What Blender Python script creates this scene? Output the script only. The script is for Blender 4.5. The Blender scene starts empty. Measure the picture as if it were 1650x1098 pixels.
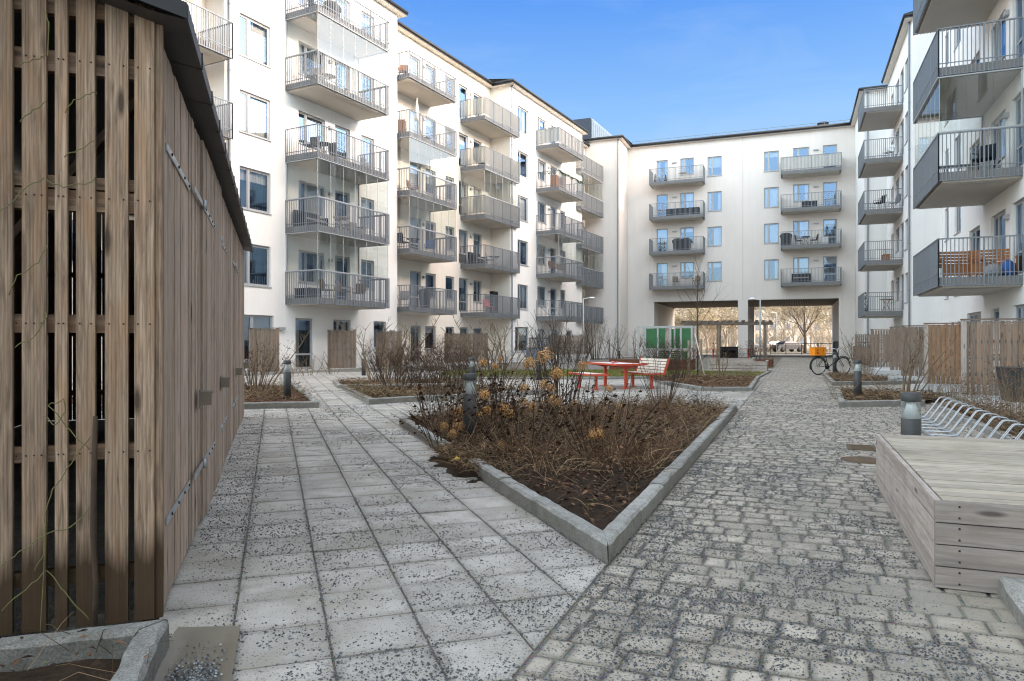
import bpy, math, random
import numpy as np
from mathutils import Vector, Matrix, noise as mnoise
R = math.radians
rnd = random.Random(11)
sc = bpy.context.scene
col = sc.collection
EYE, FPX, CX, HZ = 1.2, 1156.0, 825.0, 553.0
D2 = Vector((.3665, .9304, 0)); N2 = Vector((-.9304, .3665, 0))      # garden path axis and its left normal
D1 = Vector((-.3145, .949, 0)); N1 = Vector((-.949, -.3145, 0))      # shed and slab paving axis

def gp(px, py, z=0.0):                       # ground point seen at a photo pixel
    Y = (EYE - z) * FPX / (py - HZ)
    return Vector(((px - CX) / FPX * Y, Y, z))
def at(px, Y, py):
    return Vector(((px - CX) / FPX * Y, Y, EYE - (py - HZ) / FPX * Y))
def P2(u, v, z=0.0): return D2 * u + N2 * v + Vector((0, 0, z))

# ------------------------------------------------------------------ materials
def new_mat(name):
    m = bpy.data.materials.new(name); m.use_nodes = True
    nt = m.node_tree; nt.nodes.clear()
    return m, nt, nt.nodes, nt.links
def nd(nt, t, **kw):
    n = nt.nodes.new(t)
    for k, v in kw.items():
        if k in n.inputs: n.inputs[k].default_value = v
        else: setattr(n, k, v)
    return n
def mix_rgb(nt, fac, a, b, mode='MIX'):
    n = nt.nodes.new('ShaderNodeMix'); n.data_type = 'RGBA'; n.blend_type = mode
    for sock, v in ((n.inputs[0], fac), (n.inputs[6], a), (n.inputs[7], b)):
        if hasattr(v, 'is_linked'): nt.links.new(v, sock)
        elif isinstance(v, (int, float)): sock.default_value = v
        else: sock.default_value = (*v, 1) if len(v) == 3 else v
    return n.outputs[2]
def math_n(nt, op, a, b=0.0, c=None, clamp=False):
    n = nt.nodes.new('ShaderNodeMath'); n.operation = op; n.use_clamp = clamp
    for i, v in enumerate((a, b) if c is None else (a, b, c)):
        if hasattr(v, 'is_linked'): nt.links.new(v, n.inputs[i])
        else: n.inputs[i].default_value = v
    return n.outputs[0]
def ramp(nt, fac, stops):
    n = nt.nodes.new('ShaderNodeValToRGB'); nt.links.new(fac, n.inputs[0])
    e = n.color_ramp.elements
    while len(e) < len(stops): e.new(.5)
    for el, (p, c) in zip(e, stops):
        el.position = p; el.color = (c, c, c, 1) if isinstance(c, (int, float)) else (*c, 1)
    return n.outputs[0]
def coord(nt, kind='obj', scale=(1, 1, 1)):
    if kind == 'gvec':
        a = nt.nodes.new('ShaderNodeAttribute'); a.attribute_name = 'gvec'; o = a.outputs['Vector']
    elif kind == 'pos':
        o = nt.nodes.new('ShaderNodeNewGeometry').outputs['Position']
    else:
        o = nt.nodes.new('ShaderNodeTexCoord').outputs['Object']
    mp = nt.nodes.new('ShaderNodeMapping'); mp.inputs['Scale'].default_value = scale
    nt.links.new(o, mp.inputs['Vector']); return mp.outputs[0]
def noise(nt, vec, scale, detail=4, rough=.55, dist=0):
    n = nt.nodes.new('ShaderNodeTexNoise'); nt.links.new(vec, n.inputs['Vector'])
    n.inputs['Scale'].default_value = scale; n.inputs['Detail'].default_value = detail
    n.inputs['Roughness'].default_value = rough; n.inputs['Distortion'].default_value = dist
    return n.outputs[0]
def voro(nt, vec, scale, out='Distance', rand=1):
    n = nt.nodes.new('ShaderNodeTexVoronoi'); nt.links.new(vec, n.inputs['Vector'])
    n.inputs['Scale'].default_value = scale; n.inputs['Randomness'].default_value = rand
    return n.outputs[out]
def tone_attr(nt):
    a = nt.nodes.new('ShaderNodeAttribute'); a.attribute_name = 'tone'; return a.outputs['Fac']
def finish(nt, base, rough=.6, metal=0.0, bump=None, bstr=.3, bdist=.01, spec=.4):
    p = nt.nodes.new('ShaderNodeBsdfPrincipled'); o = nt.nodes.new('ShaderNodeOutputMaterial')
    for key, v in (('Base Color', base), ('Roughness', rough), ('Metallic', metal)):
        if hasattr(v, 'is_linked'): nt.links.new(v, p.inputs[key])
        elif key == 'Base Color': p.inputs[key].default_value = (*v, 1)
        else: p.inputs[key].default_value = v
    p.inputs['Specular IOR Level'].default_value = spec
    if bump is not None:
        b = nt.nodes.new('ShaderNodeBump'); b.inputs['Strength'].default_value = bstr; b.inputs['Distance'].default_value = bdist
        nt.links.new(bump, b.inputs['Height']); nt.links.new(b.outputs[0], p.inputs['Normal'])
    nt.links.new(p.outputs[0], o.inputs[0])
    return p
M = {}
def plain(key, c, rough=.6, metal=0.0, var=.18, scale=6, spec=.4, bstr=.15, tone=False):
    m, nt, n, l = new_mat(key)
    v = coord(nt, 'pos'); f = noise(nt, v, scale, 5)
    hi = tuple(min(1, x * (1 + var)) for x in c); lo = tuple(x * (1 - var) for x in c)
    base = mix_rgb(nt, f, lo, hi)
    if tone: base = mix_rgb(nt, 1.0, base, tone_attr(nt), 'MULTIPLY')
    finish(nt, base, rough, metal, noise(nt, v, scale * 12, 3), bstr, .004, spec)
    M[key] = m
def plaster(key, c, dirt=.12):
    m, nt, n, l = new_mat(key)
    v = coord(nt, 'pos')
    big = noise(nt, coord(nt, 'pos', (1, 1, .35)), .5, 6, .6)
    base = mix_rgb(nt, ramp(nt, big, [(.3, 0), (.75, 1)]), tuple(x * (1 - dirt) for x in c), c)
    fine = noise(nt, v, 55, 3, .7)
    stk = noise(nt, coord(nt, 'pos', (2.6, 2.6, .10)), 1.4, 5, .6)
    base = mix_rgb(nt, math_n(nt, 'MULTIPLY', ramp(nt, stk, [(.52, 0), (.72, 1)]), .16), base, tuple(x * .66 for x in c))
    base = mix_rgb(nt, ramp(nt, fine, [(.25, .12), (.6, 0)]), base, tuple(x * .72 for x in c))
    z = nt.nodes.new('ShaderNodeSeparateXYZ'); l.new(v, z.inputs[0])
    foot = ramp(nt, math_n(nt, 'ADD', math_n(nt, 'MULTIPLY', z.outputs[2], .8), math_n(nt, 'MULTIPLY', noise(nt, v, 3, 4), .4)), [(.2, .45), (.8, 0)])
    base = mix_rgb(nt, foot, base, (.33, .31, .28))
    finish(nt, base, .9, 0, fine, .35, .006, .2); M[key] = m
def wood(key, light, dark, warm=None, gain=1.0, moss=0):
    m, nt, n, l = new_mat(key)
    v = coord(nt, 'gvec', (1.4, 22, 22)); g = noise(nt, v, 3.0, 6, .62, .6)
    v2 = coord(nt, 'gvec', (.7, 5, 5)); g2 = noise(nt, v2, 2.2, 4, .5, 1.2)
    base = mix_rgb(nt, ramp(nt, g, [(.3, 0), (.68, 1)]), dark, light)
    if warm: base = mix_rgb(nt, math_n(nt, 'MULTIPLY', ramp(nt, g2, [(.48, 0), (.7, 1)]), .75), base, warm)
    # cathedral grain lines
    w = nt.nodes.new('ShaderNodeTexWave'); w.inputs['Scale'].default_value = 2.6; w.inputs['Distortion'].default_value = 6
    w.inputs['Detail'].default_value = 3; w.bands_direction = 'Y'
    l.new(coord(nt, 'gvec', (.35, 9, 9)), w.inputs['Vector'])
    base = mix_rgb(nt, math_n(nt, 'MULTIPLY', ramp(nt, w.outputs[1], [(.55, 0), (1, 1)]), .33), base, tuple(x * .5 for x in dark))
    kn = voro(nt, coord(nt, 'gvec', (1.3, 5.5, 5.5)), 1.6)
    base = mix_rgb(nt, ramp(nt, kn, [(.07, .9), (.17, 0)]), base, tuple(x * .35 for x in dark))
    base = mix_rgb(nt, 1.0, base, tone_attr(nt), 'MULTIPLY')
    pos = coord(nt, 'pos')
    st = noise(nt, coord(nt, 'pos', (5, 5, .8)), 1.3, 5)
    base = mix_rgb(nt, math_n(nt, 'MULTIPLY', ramp(nt, st, [(.5, 0), (.75, 1)]), .35), base, tuple(x * .55 for x in dark))
    if moss: base = mix_rgb(nt, math_n(nt, 'MULTIPLY', ramp(nt, noise(nt, pos, 2.3, 6), [(.5, 0), (.68, 1)]), moss), base, (.16, .15, .085))
    finish(nt, base, .78, 0, g, .35, .004, .25); M[key] = m
def wetwood():                               # shed boards with a damp dark foot
    wood('shed_wood', (.43, .305, .215), (.125, .080, .052), (.33, .19, .105))
    m = M['shed_wood']; nt = m.node_tree; l = nt.links
    p = [x for x in nt.nodes if x.type == 'BSDF_PRINCIPLED'][0]; src = p.inputs['Base Color'].links[0].from_socket
    pos = coord(nt, 'pos'); z = nt.nodes.new('ShaderNodeSeparateXYZ'); l.new(pos, z.inputs[0])
    h = math_n(nt, 'ADD', z.outputs[2], math_n(nt, 'MULTIPLY', noise(nt, coord(nt, 'pos', (14, 14, 1)), 1.2, 3), .35))
    wet = ramp(nt, h, [(.46, .95), (.60, 0)])
    l.new(mix_rgb(nt, wet, src, (.045, .026, .012)), p.inputs['Base Color'])
plaster('plaster_white', (.83, .815, .79)); plaster('plaster_cream', (.80, .745, .665)); plaster('plaster_beige', (.73, .675, .625))
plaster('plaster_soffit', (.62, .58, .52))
plain('slab_concrete', (.58, .55, .50), .85, 0, .12, 2.5, .2)
plain('rail_steel', (.190, .207, .228), .45, .2, .10, 8, .4)
plain('rail_panel', (.66, .63, .58), .6, 0, .10, 3, .3)
plain('slab_edge', (.24, .23, .22), .8, 0, .15, 4, .3)
plain('frame_metal', (.36, .37, .38), .5, .2, .08, 6, .4)
plain('roof_metal', (.030, .030, .032), .5, .3, .3, 3, .4)
plain('roof_soffit', (.062, .060, .058), .55, .2, .2, 5, .4)
plain('penthouse_blue', (.035, .045, .065), .5, .2, .2, 3)
plain('zinc_sheet', (.42, .43, .45), .4, .5, .12, 3)
plain('galvanized', (.40, .41, .42), .4, .6, .22, 25)
plain('interior_dark', (.045, .043, .042), .9, 0, .4, 1.0, .1)
plain('curtain_cloth', (.72, .70, .66), .9, 0, .08, 4, .1)
plain('blind_cloth', (.60, .62, .63), .9, 0, .05, 4, .1)
plain('bollard_grey', (.060, .059, .057), .55, .2, .18, 14, .4)
plain('reflector_white', (.80, .80, .80), .35, 0, .04, 8, .5)
plain('red_paint', (.52, .070, .032), .55, 0, .12, 18, .5)
plain('slat_pale', (.68, .60, .52), .7, 0, .15, 8, .3)
plain('table_white', (.74, .70, .68), .5, 0, .06, 8, .4)
m, nt, n, l = new_mat('granite'); pos = coord(nt, 'pos')
sp_ = voro(nt, pos, 190, 'Color'); bw = nt.nodes.new('ShaderNodeRGBToBW'); l.new(sp_, bw.inputs[0])
base = mix_rgb(nt, bw.outputs[0], (.22, .21, .195), (.60, .575, .53)); big = noise(nt, pos, 9, 5, .65)
base = mix_rgb(nt, math_n(nt, 'MULTIPLY', ramp(nt, big, [(.42, 0), (.68, 1)]), .6), base, (.20, .19, .155))
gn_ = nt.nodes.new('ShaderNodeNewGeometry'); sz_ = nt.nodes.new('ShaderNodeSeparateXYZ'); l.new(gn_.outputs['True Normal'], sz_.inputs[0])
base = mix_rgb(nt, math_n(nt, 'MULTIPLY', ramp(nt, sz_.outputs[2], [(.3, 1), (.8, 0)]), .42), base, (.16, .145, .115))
base = mix_rgb(nt, 1.0, base, tone_attr(nt), 'MULTIPLY'); finish(nt, base, .9, 0, math_n(nt, 'ADD', math_n(nt, 'MULTIPLY', big, 1.5), bw.outputs[0]), .8, .012, .25); M['granite'] = m
plain('lock_steel', (.21, .175, .14), .5, .4, .25, 12)
plain('rubber', (.018, .018, .019), .7, 0, .2, 20, .3)
plain('bike_black', (.02, .02, .022), .35, .2, .2, 20, .5)
plain('chrome', (.62, .62, .63), .25, .9, .08, 20)
plain('crate_orange', (.85, .27, .015), .5, 0, .08, 10, .4)
plain('corten', (.155, .060, .032), .9, 0, .35, 4, .2)
plain('pot_dark', (.028, .029, .031), .6, 0, .2, 8, .4)
plain('bark', (.085, .062, .045), .9, 0, .3, 12, .2)
plain('bark_sun', (.34, .28, .22), .9, 0, .3, 12, .2)
plain('twig_dark', (.060, .040, .028), .85, 0, .35, 20, .25)
plain('twig_tan', (.19, .135, .085), .85, 0, .3, 20, .25)
plain('stalk_tan', (.27, .18, .105), .9, 0, .35, 30, .2, .1, True)
plain('leaf_dead', (.112, .060, .035), .9, 0, .45, 18, .2, .1, True)
plain('flower_dry', (.52, .29, .12), .9, 0, .35, 30, .15, .1, True)
plain('leaf_rust', (.16, .085, .045), .9, 0, .4, 14, .2)
plain('leaf_ochre', (.42, .35, .235), .9, 0, .3, 2, .1, .1, True)
plain('leaf_green', (.072, .088, .030), .85, 0, .45, 9, .2, .1, True)
plain('garland_green', (.03, .065, .025), .85, 0, .4, 15, .2)
plain('grass_blade', (.17, .17, .045), .85, 0, .35, 3, .2, .1, True)
plain('vine_green', (.15, .14, .055), .8, 0, .3, 12, .3)
plain('grit_stone', (.150, .152, .158), .8, 0, .15, 30, .35, .1, True)
plain('teak', (.30, .125, .045), .6, 0, .3, 14, .3)
plain('cloth_black', (.022, .022, .026), .85, 0, .3, 10, .2)
plain('cloth_grey', (.30, .29, .28), .9, 0, .2, 10, .2)
plain('plastic_white', (.72, .72, .70), .5, 0, .05, 8, .4)
plain('cloth_pink', (.55, .18, .18), .8, 0, .15, 8, .2)
plain('cloth_blue', (.04, .12, .35), .7, 0, .2, 8, .3)
plain('yellow_paint', (.75, .50, .03), .6, 0, .2, 20, .3)
plain('green_panel', (.022, .13, .040), .4, 0, .3, 5, .4)
plain('green_lattice', (.03, .10, .04), .6, 0, .3, 5, .3)
plain('white_frame', (.42, .43, .41), .6, 0, .1, 5, .3)
plain('concrete_pale', (.50, .49, .475), .85, 0, .12, 3, .3)
plain('box_blue', (.16, .19, .24), .6, 0, .1, 5, .3)
plain('bld_sun', (.50, .44, .36), .9, 0, .15, .6, .2)
plain('bld_sun_pale', (.52, .48, .42), .9, 0, .12, .6, .2)
plain('car_silver', (.45, .46, .48), .3, .5, .05, 5, .5)
plain('car_dark', (.03, .035, .05), .3, .3, .1, 5, .5)
plain('bath_rust', (.12, .082, .05), .9, .1, .5, 14, .3)
plain('drain_wet', (.17, .145, .105), .4, 0, .25, 6, .5)
wetwood()
wood('door_wood', (.55, .425, .335), (.22, .16, .12), (.41, .27, .185))
wood('box_wood', (.56, .48, .425), (.33, .275, .24), (.42, .34, .28))
wood('deck_wood', (.55, .475, .385), (.31, .265, .21), (.44, .36, .27), 1, .5)
wood('fence_wood', (.33, .262, .210), (.145, .108, .082), (.29, .18, .115))
wood('fence_warm', (.36, .215, .125), (.19, .11, .065), (.38, .20, .10))
wood('pergola_wood', (.30, .25, .20), (.14, .11, .085), None)
wood('stake_wood', (.36, .29, .22), (.17, .13, .09), None)

def glass_mats():
    m, nt, n, l = new_mat('window_glass')
    tr = nd(nt, 'ShaderNodeBsdfTransparent', Color=(.84, .87, .86, 1)); gl = nd(nt, 'ShaderNodeBsdfGlossy', Color=(.42, .60, .86, 1), Roughness=.02)
    b = nt.nodes.new('ShaderNodeBump'); b.inputs['Strength'].default_value = .06; b.inputs['Distance'].default_value = .05
    l.new(noise(nt, coord(nt, 'pos'), .9, 2), b.inputs['Height']); l.new(b.outputs[0], gl.inputs['Normal'])
    fr = nd(nt, 'ShaderNodeFresnel', IOR=1.5); mx = nt.nodes.new('ShaderNodeMixShader'); o = nt.nodes.new('ShaderNodeOutputMaterial')
    l.new(math_n(nt, 'MULTIPLY_ADD', fr.outputs[0], .75, .22, True), mx.inputs[0]); l.new(tr.outputs[0], mx.inputs[1]); l.new(gl.outputs[0], mx.inputs[2]); l.new(mx.outputs[0], o.inputs[0])
    M['window_glass'] = m
    m, nt, n, l = new_mat('balcony_glass')
    tr = nd(nt, 'ShaderNodeBsdfTransparent', Color=(.87, .905, .895, 1)); gl = nd(nt, 'ShaderNodeBsdfGlossy', Color=(1, 1, 1, 1), Roughness=.01)
    fr = nd(nt, 'ShaderNodeFresnel', IOR=1.35); mx = nt.nodes.new('ShaderNodeMixShader'); o = nt.nodes.new('ShaderNodeOutputMaterial')
    l.new(math_n(nt, 'MULTIPLY_ADD', fr.outputs[0], .65, .075, True), mx.inputs[0]); l.new(tr.outputs[0], mx.inputs[1]); l.new(gl.outputs[0], mx.inputs[2]); l.new(mx.outputs[0], o.inputs[0])
    M['balcony_glass'] = m
    m, nt, n, l = new_mat('frosted_sheet')
    tr = nd(nt, 'ShaderNodeBsdfTransparent', Color=(.9, .9, .87, 1)); df = nd(nt, 'ShaderNodeBsdfDiffuse', Color=(.88, .86, .81, 1)); tl = nd(nt, 'ShaderNodeBsdfTranslucent', Color=(.7, .68, .62, 1))
    a = nt.nodes.new('ShaderNodeMixShader'); a.inputs[0].default_value = .5; l.new(df.outputs[0], a.inputs[1]); l.new(tl.outputs[0], a.inputs[2])
    mx = nt.nodes.new('ShaderNodeMixShader'); mx.inputs[0].default_value = .45; o = nt.nodes.new('ShaderNodeOutputMaterial')
    l.new(tr.outputs[0], mx.inputs[1]); l.new(a.outputs[0], mx.inputs[2]); l.new(mx.outputs[0], o.inputs[0])
    M['frosted_sheet'] = m
glass_mats()

def ground_mats():
    # pavers: per-stone tone, sand film, fine dark grit speckle that stands in for chips too small to model
    def stone(key, c, film, speck, joint):
        m, nt, n, l = new_mat(key)
        pos = coord(nt, 'pos'); t = tone_attr(nt)
        big = noise(nt, pos, .55, 6, .65); mid = noise(nt, pos, 4.5, 5, .6); fine = noise(nt, pos, 160, 3, .7)
        base = mix_rgb(nt, 1.0, c, t, 'MULTIPLY')
        base = mix_rgb(nt, ramp(nt, fine, [(.3, .25), (.6, 0)]), base, tuple(x * .5 for x in c))
        base = mix_rgb(nt, math_n(nt, 'MULTIPLY', ramp(nt, mid, [(.42, 0), (.68, 1)]), .55), base, film)
        ga = nt.nodes.new('ShaderNodeAttribute'); ga.attribute_name = 'gvec'; gx = nt.nodes.new('ShaderNodeSeparateXYZ'); l.new(ga.outputs['Vector'], gx.inputs[0])
        rim = math_n(nt, 'MULTIPLY', gx.outputs[0], ramp(nt, noise(nt, pos, 7, 4, .7), [(.25, .35), (.6, 1)]))
        base = mix_rgb(nt, math_n(nt, 'MULTIPLY', rim, .8 if key[0] == 'p' else .45, None, True), base, (.165, .145, .115))
        stain = ramp(nt, noise(nt, pos, .9, 5, .6, .5), [(.51, 0), (.60, .8)])
        base = mix_rgb(nt, stain, base, (.27, .24, .195) if key[0] == 'p' else (.335, .30, .245))
        d = math_n(nt, 'ADD', math_n(nt, 'MULTIPLY', big, .9), math_n(nt, 'MULTIPLY', mid, .5))
        vd = voro(nt, pos, 62); vd2 = voro(nt, pos, 130)
        thr = math_n(nt, 'MULTIPLY', ramp(nt, d, [(.52, .14), (.95, .42)]), speck)
        s1 = math_n(nt, 'LESS_THAN', vd, thr); s2 = math_n(nt, 'LESS_THAN', vd2, math_n(nt, 'MULTIPLY', thr, .9))
        sp = math_n(nt, 'MAXIMUM', s1, math_n(nt, 'MULTIPLY', s2, .8))
        base = mix_rgb(nt, math_n(nt, 'MULTIPLY', sp, .8), base, (.105, .105, .11))
        bm = math_n(nt, 'ADD', math_n(nt, 'MULTIPLY', fine, .35), math_n(nt, 'MULTIPLY', sp, 1.0))
        finish(nt, base, .82, 0, bm, .45, .006, .3); M[key] = m
    stone('paver_stone', (.465, .402, .328), (.225, .182, .132), 1.0, 0)
    stone('slab_stone', (.49, .448, .398), (.29, .25, .20), .9, 0)
    m, nt, n, l = new_mat('joint_sand'); pos = coord(nt, 'pos')
    f = noise(nt, pos, 3, 6, .7); s = voro(nt, pos, 90, 'Color')
    base = mix_rgb(nt, ramp(nt, f, [(.35, 0), (.65, 1)]), (.15, .13, .10), (.25, .22, .175))
    base = mix_rgb(nt, .35, base, mix_rgb(nt, 1.0, s, (.35, .35, .37), 'MULTIPLY'))
    finish(nt, base, .95, 0, voro(nt, pos, 90), .6, .01, .2); M['joint_sand'] = m
    m, nt, n, l = new_mat('soil_dark'); pos = coord(nt, 'pos')
    f = noise(nt, pos, 7, 8, .75); g = noise(nt, pos, 60, 4, .8)
    base = mix_rgb(nt, ramp(nt, f, [(.35, 0), (.7, 1)]), (.026, .017, .011), (.092, .058, .037))
    base = mix_rgb(nt, ramp(nt, g, [(.55, 0), (.7, .7)]), base, (.14, .10, .065))
    finish(nt, base, .95, 0, g, .9, .03, .15); M['soil_dark'] = m
    m, nt, n, l = new_mat('soil_mulch'); pos = coord(nt, 'pos')
    f = noise(nt, pos, 5, 8, .75); g = noise(nt, pos, 45, 4, .8)
    base = mix_rgb(nt, ramp(nt, f, [(.35, 0), (.7, 1)]), (.05, .022, .013), (.17, .07, .036))
    base = mix_rgb(nt, ramp(nt, g, [(.5, 0), (.7, .8)]), base, (.055, .035, .024))
    finish(nt, base, .95, 0, g, .9, .03, .15); M['soil_mulch'] = m
    m, nt, n, l = new_mat('lawn_turf'); pos = coord(nt, 'pos')
    f = noise(nt, pos, 1.2, 7, .7); g = noise(nt, pos, 60, 3, .7)
    base = mix_rgb(nt, ramp(nt, f, [(.35, 0), (.65, 1)]), (.10, .115, .028), (.20, .19, .055))
    base = mix_rgb(nt, ramp(nt, g, [(.4, .5), (.65, 0)]), base, (.05, .05, .018))
    finish(nt, base, .95, 0, g, .8, .03, .15); M['lawn_turf'] = m
    m, nt, n, l = new_mat('far_ground'); pos = coord(nt, 'pos')
    base = mix_rgb(nt, ramp(nt, noise(nt, pos, .12, 7, .7), [(.35, 0), (.65, 1)]), (.16, .15, .125), (.24, .215, .16))
    finish(nt, base, .95, 0, noise(nt, pos, 20, 4), .4, .02, .2); M['far_ground'] = m
    m, nt, n, l = new_mat('ceiling_slats'); ob = coord(nt, 'obj')
    w = nt.nodes.new('ShaderNodeTexWave'); w.inputs['Scale'].default_value = 2.2; w.inputs['Distortion'].default_value = .0
    l.new(ob, w.inputs['Vector'])
    base = mix_rgb(nt, ramp(nt, w.outputs[1], [(.3, 0), (.45, 1)]), (.06, .045, .035), (.25, .20, .155))
    finish(nt, base, .8, 0, w.outputs[1], .6, .03, .2); M['ceiling_slats'] = m
ground_mats()

# ------------------------------------------------------------------ mesh builder
class MB:
    def __init__(s): s.v = []; s.f = []; s.m = []; s.t = []; s.g = []; s.sm = []
    def add(s, verts, faces, mi=0, tone=1.0, gv=None, smooth=False):
        o = len(s.v); s.v += [tuple(p) for p in verts]
        s.f += [tuple(i + o for i in f) for f in faces]; s.m += [mi] * len(faces); s.sm += [smooth] * len(faces)
        s.t += [tone] * len(verts)
        s.g += [tuple(q) for q in (gv if gv is not None else verts)]
        return s
    def box(s, lo, hi, mi=0, tone=1.0, mat=None, axis=0, skip=()):
        (a, b, c), (d, e, f) = lo, hi
        P = [(a, b, c), (d, b, c), (d, e, c), (a, e, c), (a, b, f), (d, b, f), (d, e, f), (a, e, f)]
        F = [(0, 3, 2, 1), (4, 5, 6, 7), (0, 1, 5, 4), (1, 2, 6, 5), (2, 3, 7, 6), (3, 0, 4, 7)]
        off = (rnd.random() * 9, rnd.random() * 9, rnd.random() * 9)
        perm = [(0, 1, 2), (1, 0, 2), (2, 0, 1)][axis]
        G = [(p[perm[0]] + off[0], p[perm[1]] + off[1], p[perm[2]] + off[2]) for p in P]
        if mat is not None: P = [mat @ Vector(p) for p in P]
        return s.add(P, F, mi, tone, G)
    def bar(s, p0, p1, w, t, mi=0, tone=1.0, up=(0, 0, 1)):
        p0 = Vector(p0); p1 = Vector(p1); d = p1 - p0; L = d.length; d.normalize(); up = Vector(up)
        if abs(d.dot(up)) > .97: up = Vector((0, 1, 0))
        a = d.cross(up).normalized(); b = a.cross(d)
        m = Matrix(((d.x, a.x, b.x, p0.x), (d.y, a.y, b.y, p0.y), (d.z, a.z, b.z, p0.z), (0, 0, 0, 1)))
        return s.box((0, -w / 2, -t / 2), (L, w / 2, t / 2), mi, tone, m)
    def tube(s, pts, r, n=6, mi=0, tone=1.0, cap=True, smooth=True):
        pts = [Vector(p) for p in pts]; k = len(pts)
        rr = r if isinstance(r, (list, tuple)) else [r] * k
        V = []; prev = None
        for i, p in enumerate(pts):
            d = (pts[min(i + 1, k - 1)] - pts[max(i - 1, 0)])
            if d.length < 1e-9: d = Vector((0, 0, 1))
            d.normalize()
            if prev is None:
                a = d.cross(Vector((0, 0, 1)) if abs(d.z) < .9 else Vector((1, 0, 0))).normalized()
            else:
                a = prev - d * prev.dot(d)
                a = a.normalized() if a.length > 1e-6 else d.orthogonal().normalized()
            prev = a; b = d.cross(a)
            for j in range(n):
                q = 2 * math.pi * j / n; V.append(p + (a * math.cos(q) + b * math.sin(q)) * rr[i])
        F = [(i * n + j, i * n + (j + 1) % n, (i + 1) * n + (j + 1) % n, (i + 1) * n + j) for i in range(k - 1) for j in range(n)]
        if cap and n > 2: F += [tuple(range(n - 1, -1, -1)), tuple((k - 1) * n + j for j in range(n))]
        return s.add(V, F, mi, tone, None, smooth)
    def lathe(s, prof, n=24, mi=0, tone=1.0, c=(0, 0, 0), smooth=True):
        V = [(c[0] + r * math.cos(2 * math.pi * j / n), c[1] + r * math.sin(2 * math.pi * j / n), c[2] + z) for r, z in prof for j in range(n)]
        F = [(i * n + j, i * n + (j + 1) % n, (i + 1) * n + (j + 1) % n, (i + 1) * n + j) for i in range(len(prof) - 1) for j in range(n)]
        F += [tuple(range(n - 1, -1, -1)), tuple((len(prof) - 1) * n + j for j in range(n))]
        return s.add(V, F, mi, tone, None, smooth)
    def prism(s, poly, z0, z1, mi=0, tone=1.0, inset=0.0):
        n = len(poly); cx = sum(p[0] for p in poly) / n; cy = sum(p[1] for p in poly) / n
        zz = (lambda z, i: z[i] if isinstance(z, (list, tuple)) else z)
        V = [(p[0], p[1], zz(z0, i)) for i, p in enumerate(poly)] + [(p[0] + (cx - p[0]) * inset, p[1] + (cy - p[1]) * inset, zz(z1, i)) for i, p in enumerate(poly)]
        F = [tuple(range(n - 1, -1, -1)), tuple(range(n, 2 * n))] + [(i, (i + 1) % n, n + (i + 1) % n, n + i) for i in range(n)]
        return s.add(V, F, mi, tone)
    def quad(s, a, b, c, d, mi=0, tone=1.0): return s.add([a, b, c, d], [(0, 1, 2, 3)], mi, tone)
    def mesh(s, name, mats):
        me = bpy.data.meshes.new(name); me.from_pydata(s.v, [], s.f); me.update()
        for k in mats: me.materials.append(M[k])
        me.polygons.foreach_set('material_index', s.m); me.polygons.foreach_set('use_smooth', s.sm)
        a = me.attributes.new('tone', 'FLOAT', 'POINT'); a.data.foreach_set('value', s.t)
        b = me.attributes.new('gvec', 'FLOAT_VECTOR', 'POINT'); b.data.foreach_set('vector', [x for g in s.g for x in g])
        return me
    def build(s, name, mats, parent=None):
        return link(name, s.mesh(name, [mats] if isinstance(mats, str) else mats), parent)
def link(name, me, parent=None, loc=None, rz=None):
    o = bpy.data.objects.new(name, me); col.objects.link(o); o.parent = parent
    if loc is not None: o.location = loc
    if rz is not None: o.rotation_euler = (0, 0, rz)
    return o
def tag(o, label=None, cat=None, group=None, kind=None):
    for k, v in (('label', label), ('category', cat), ('group', group), ('kind', kind)):
        if v: o[k] = v
    return o
def thing(name, label, cat, loc=(0, 0, 0), rz=0, group=None):
    o = bpy.data.objects.new(name, None); col.objects.link(o); o.empty_display_size = .1
    o.location = loc; o.rotation_euler = (0, 0, rz); return tag(o, label, cat, group)
def copy_tree(root, loc, rz, label, group=None):
    def rec(o, par):
        c = o.copy(); col.objects.link(c); c.parent = par
        for ch in list(o.children): rec(ch, c)
        return c
    r = rec(root, None); r.location = loc; r.rotation_euler = (0, 0, rz); r['label'] = label
    if group: r['group'] = group
    return r
def tn(a=.15): return 1 + rnd.uniform(-a, a)

# ------------------------------------------------------------------ polygon helpers
def inside(poly, x, y):
    r = False; j = len(poly) - 1
    for i in range(len(poly)):
        xi, yi = poly[i][0], poly[i][1]; xj, yj = poly[j][0], poly[j][1]
        if (yi > y) != (yj > y) and x < (xj - xi) * (y - yi) / (yj - yi) + xi: r = not r
        j = i
    return r
def clip(poly, p, n):                        # keep the side where (q-p).n >= 0
    out = []
    for i in range(len(poly)):
        a = poly[i]; b = poly[(i + 1) % len(poly)]
        da = (a[0] - p[0]) * n[0] + (a[1] - p[1]) * n[1]; db = (b[0] - p[0]) * n[0] + (b[1] - p[1]) * n[1]
        if da >= 0: out.append(a)
        if (da >= 0) != (db >= 0):
            t = da / (da - db); out.append((a[0] + (b[0] - a[0]) * t, a[1] + (b[1] - a[1]) * t))
    return out
def shrink(poly, g):
    n = len(poly); cx = sum(p[0] for p in poly) / n; cy = sum(p[1] for p in poly) / n
    out = poly
    for i in range(n):
        a = poly[i]; b = poly[(i + 1) % n]; ex, ey = b[0] - a[0], b[1] - a[1]; L = math.hypot(ex, ey)
        if L < 1e-6: continue
        nx, ny = -ey / L, ex / L
        if (cx - a[0]) * nx + (cy - a[1]) * ny < 0: nx, ny = -nx, -ny
        out = clip(out, (a[0] + nx * g, a[1] + ny * g), (nx, ny))
        if len(out) < 3: return []
    return out
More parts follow.
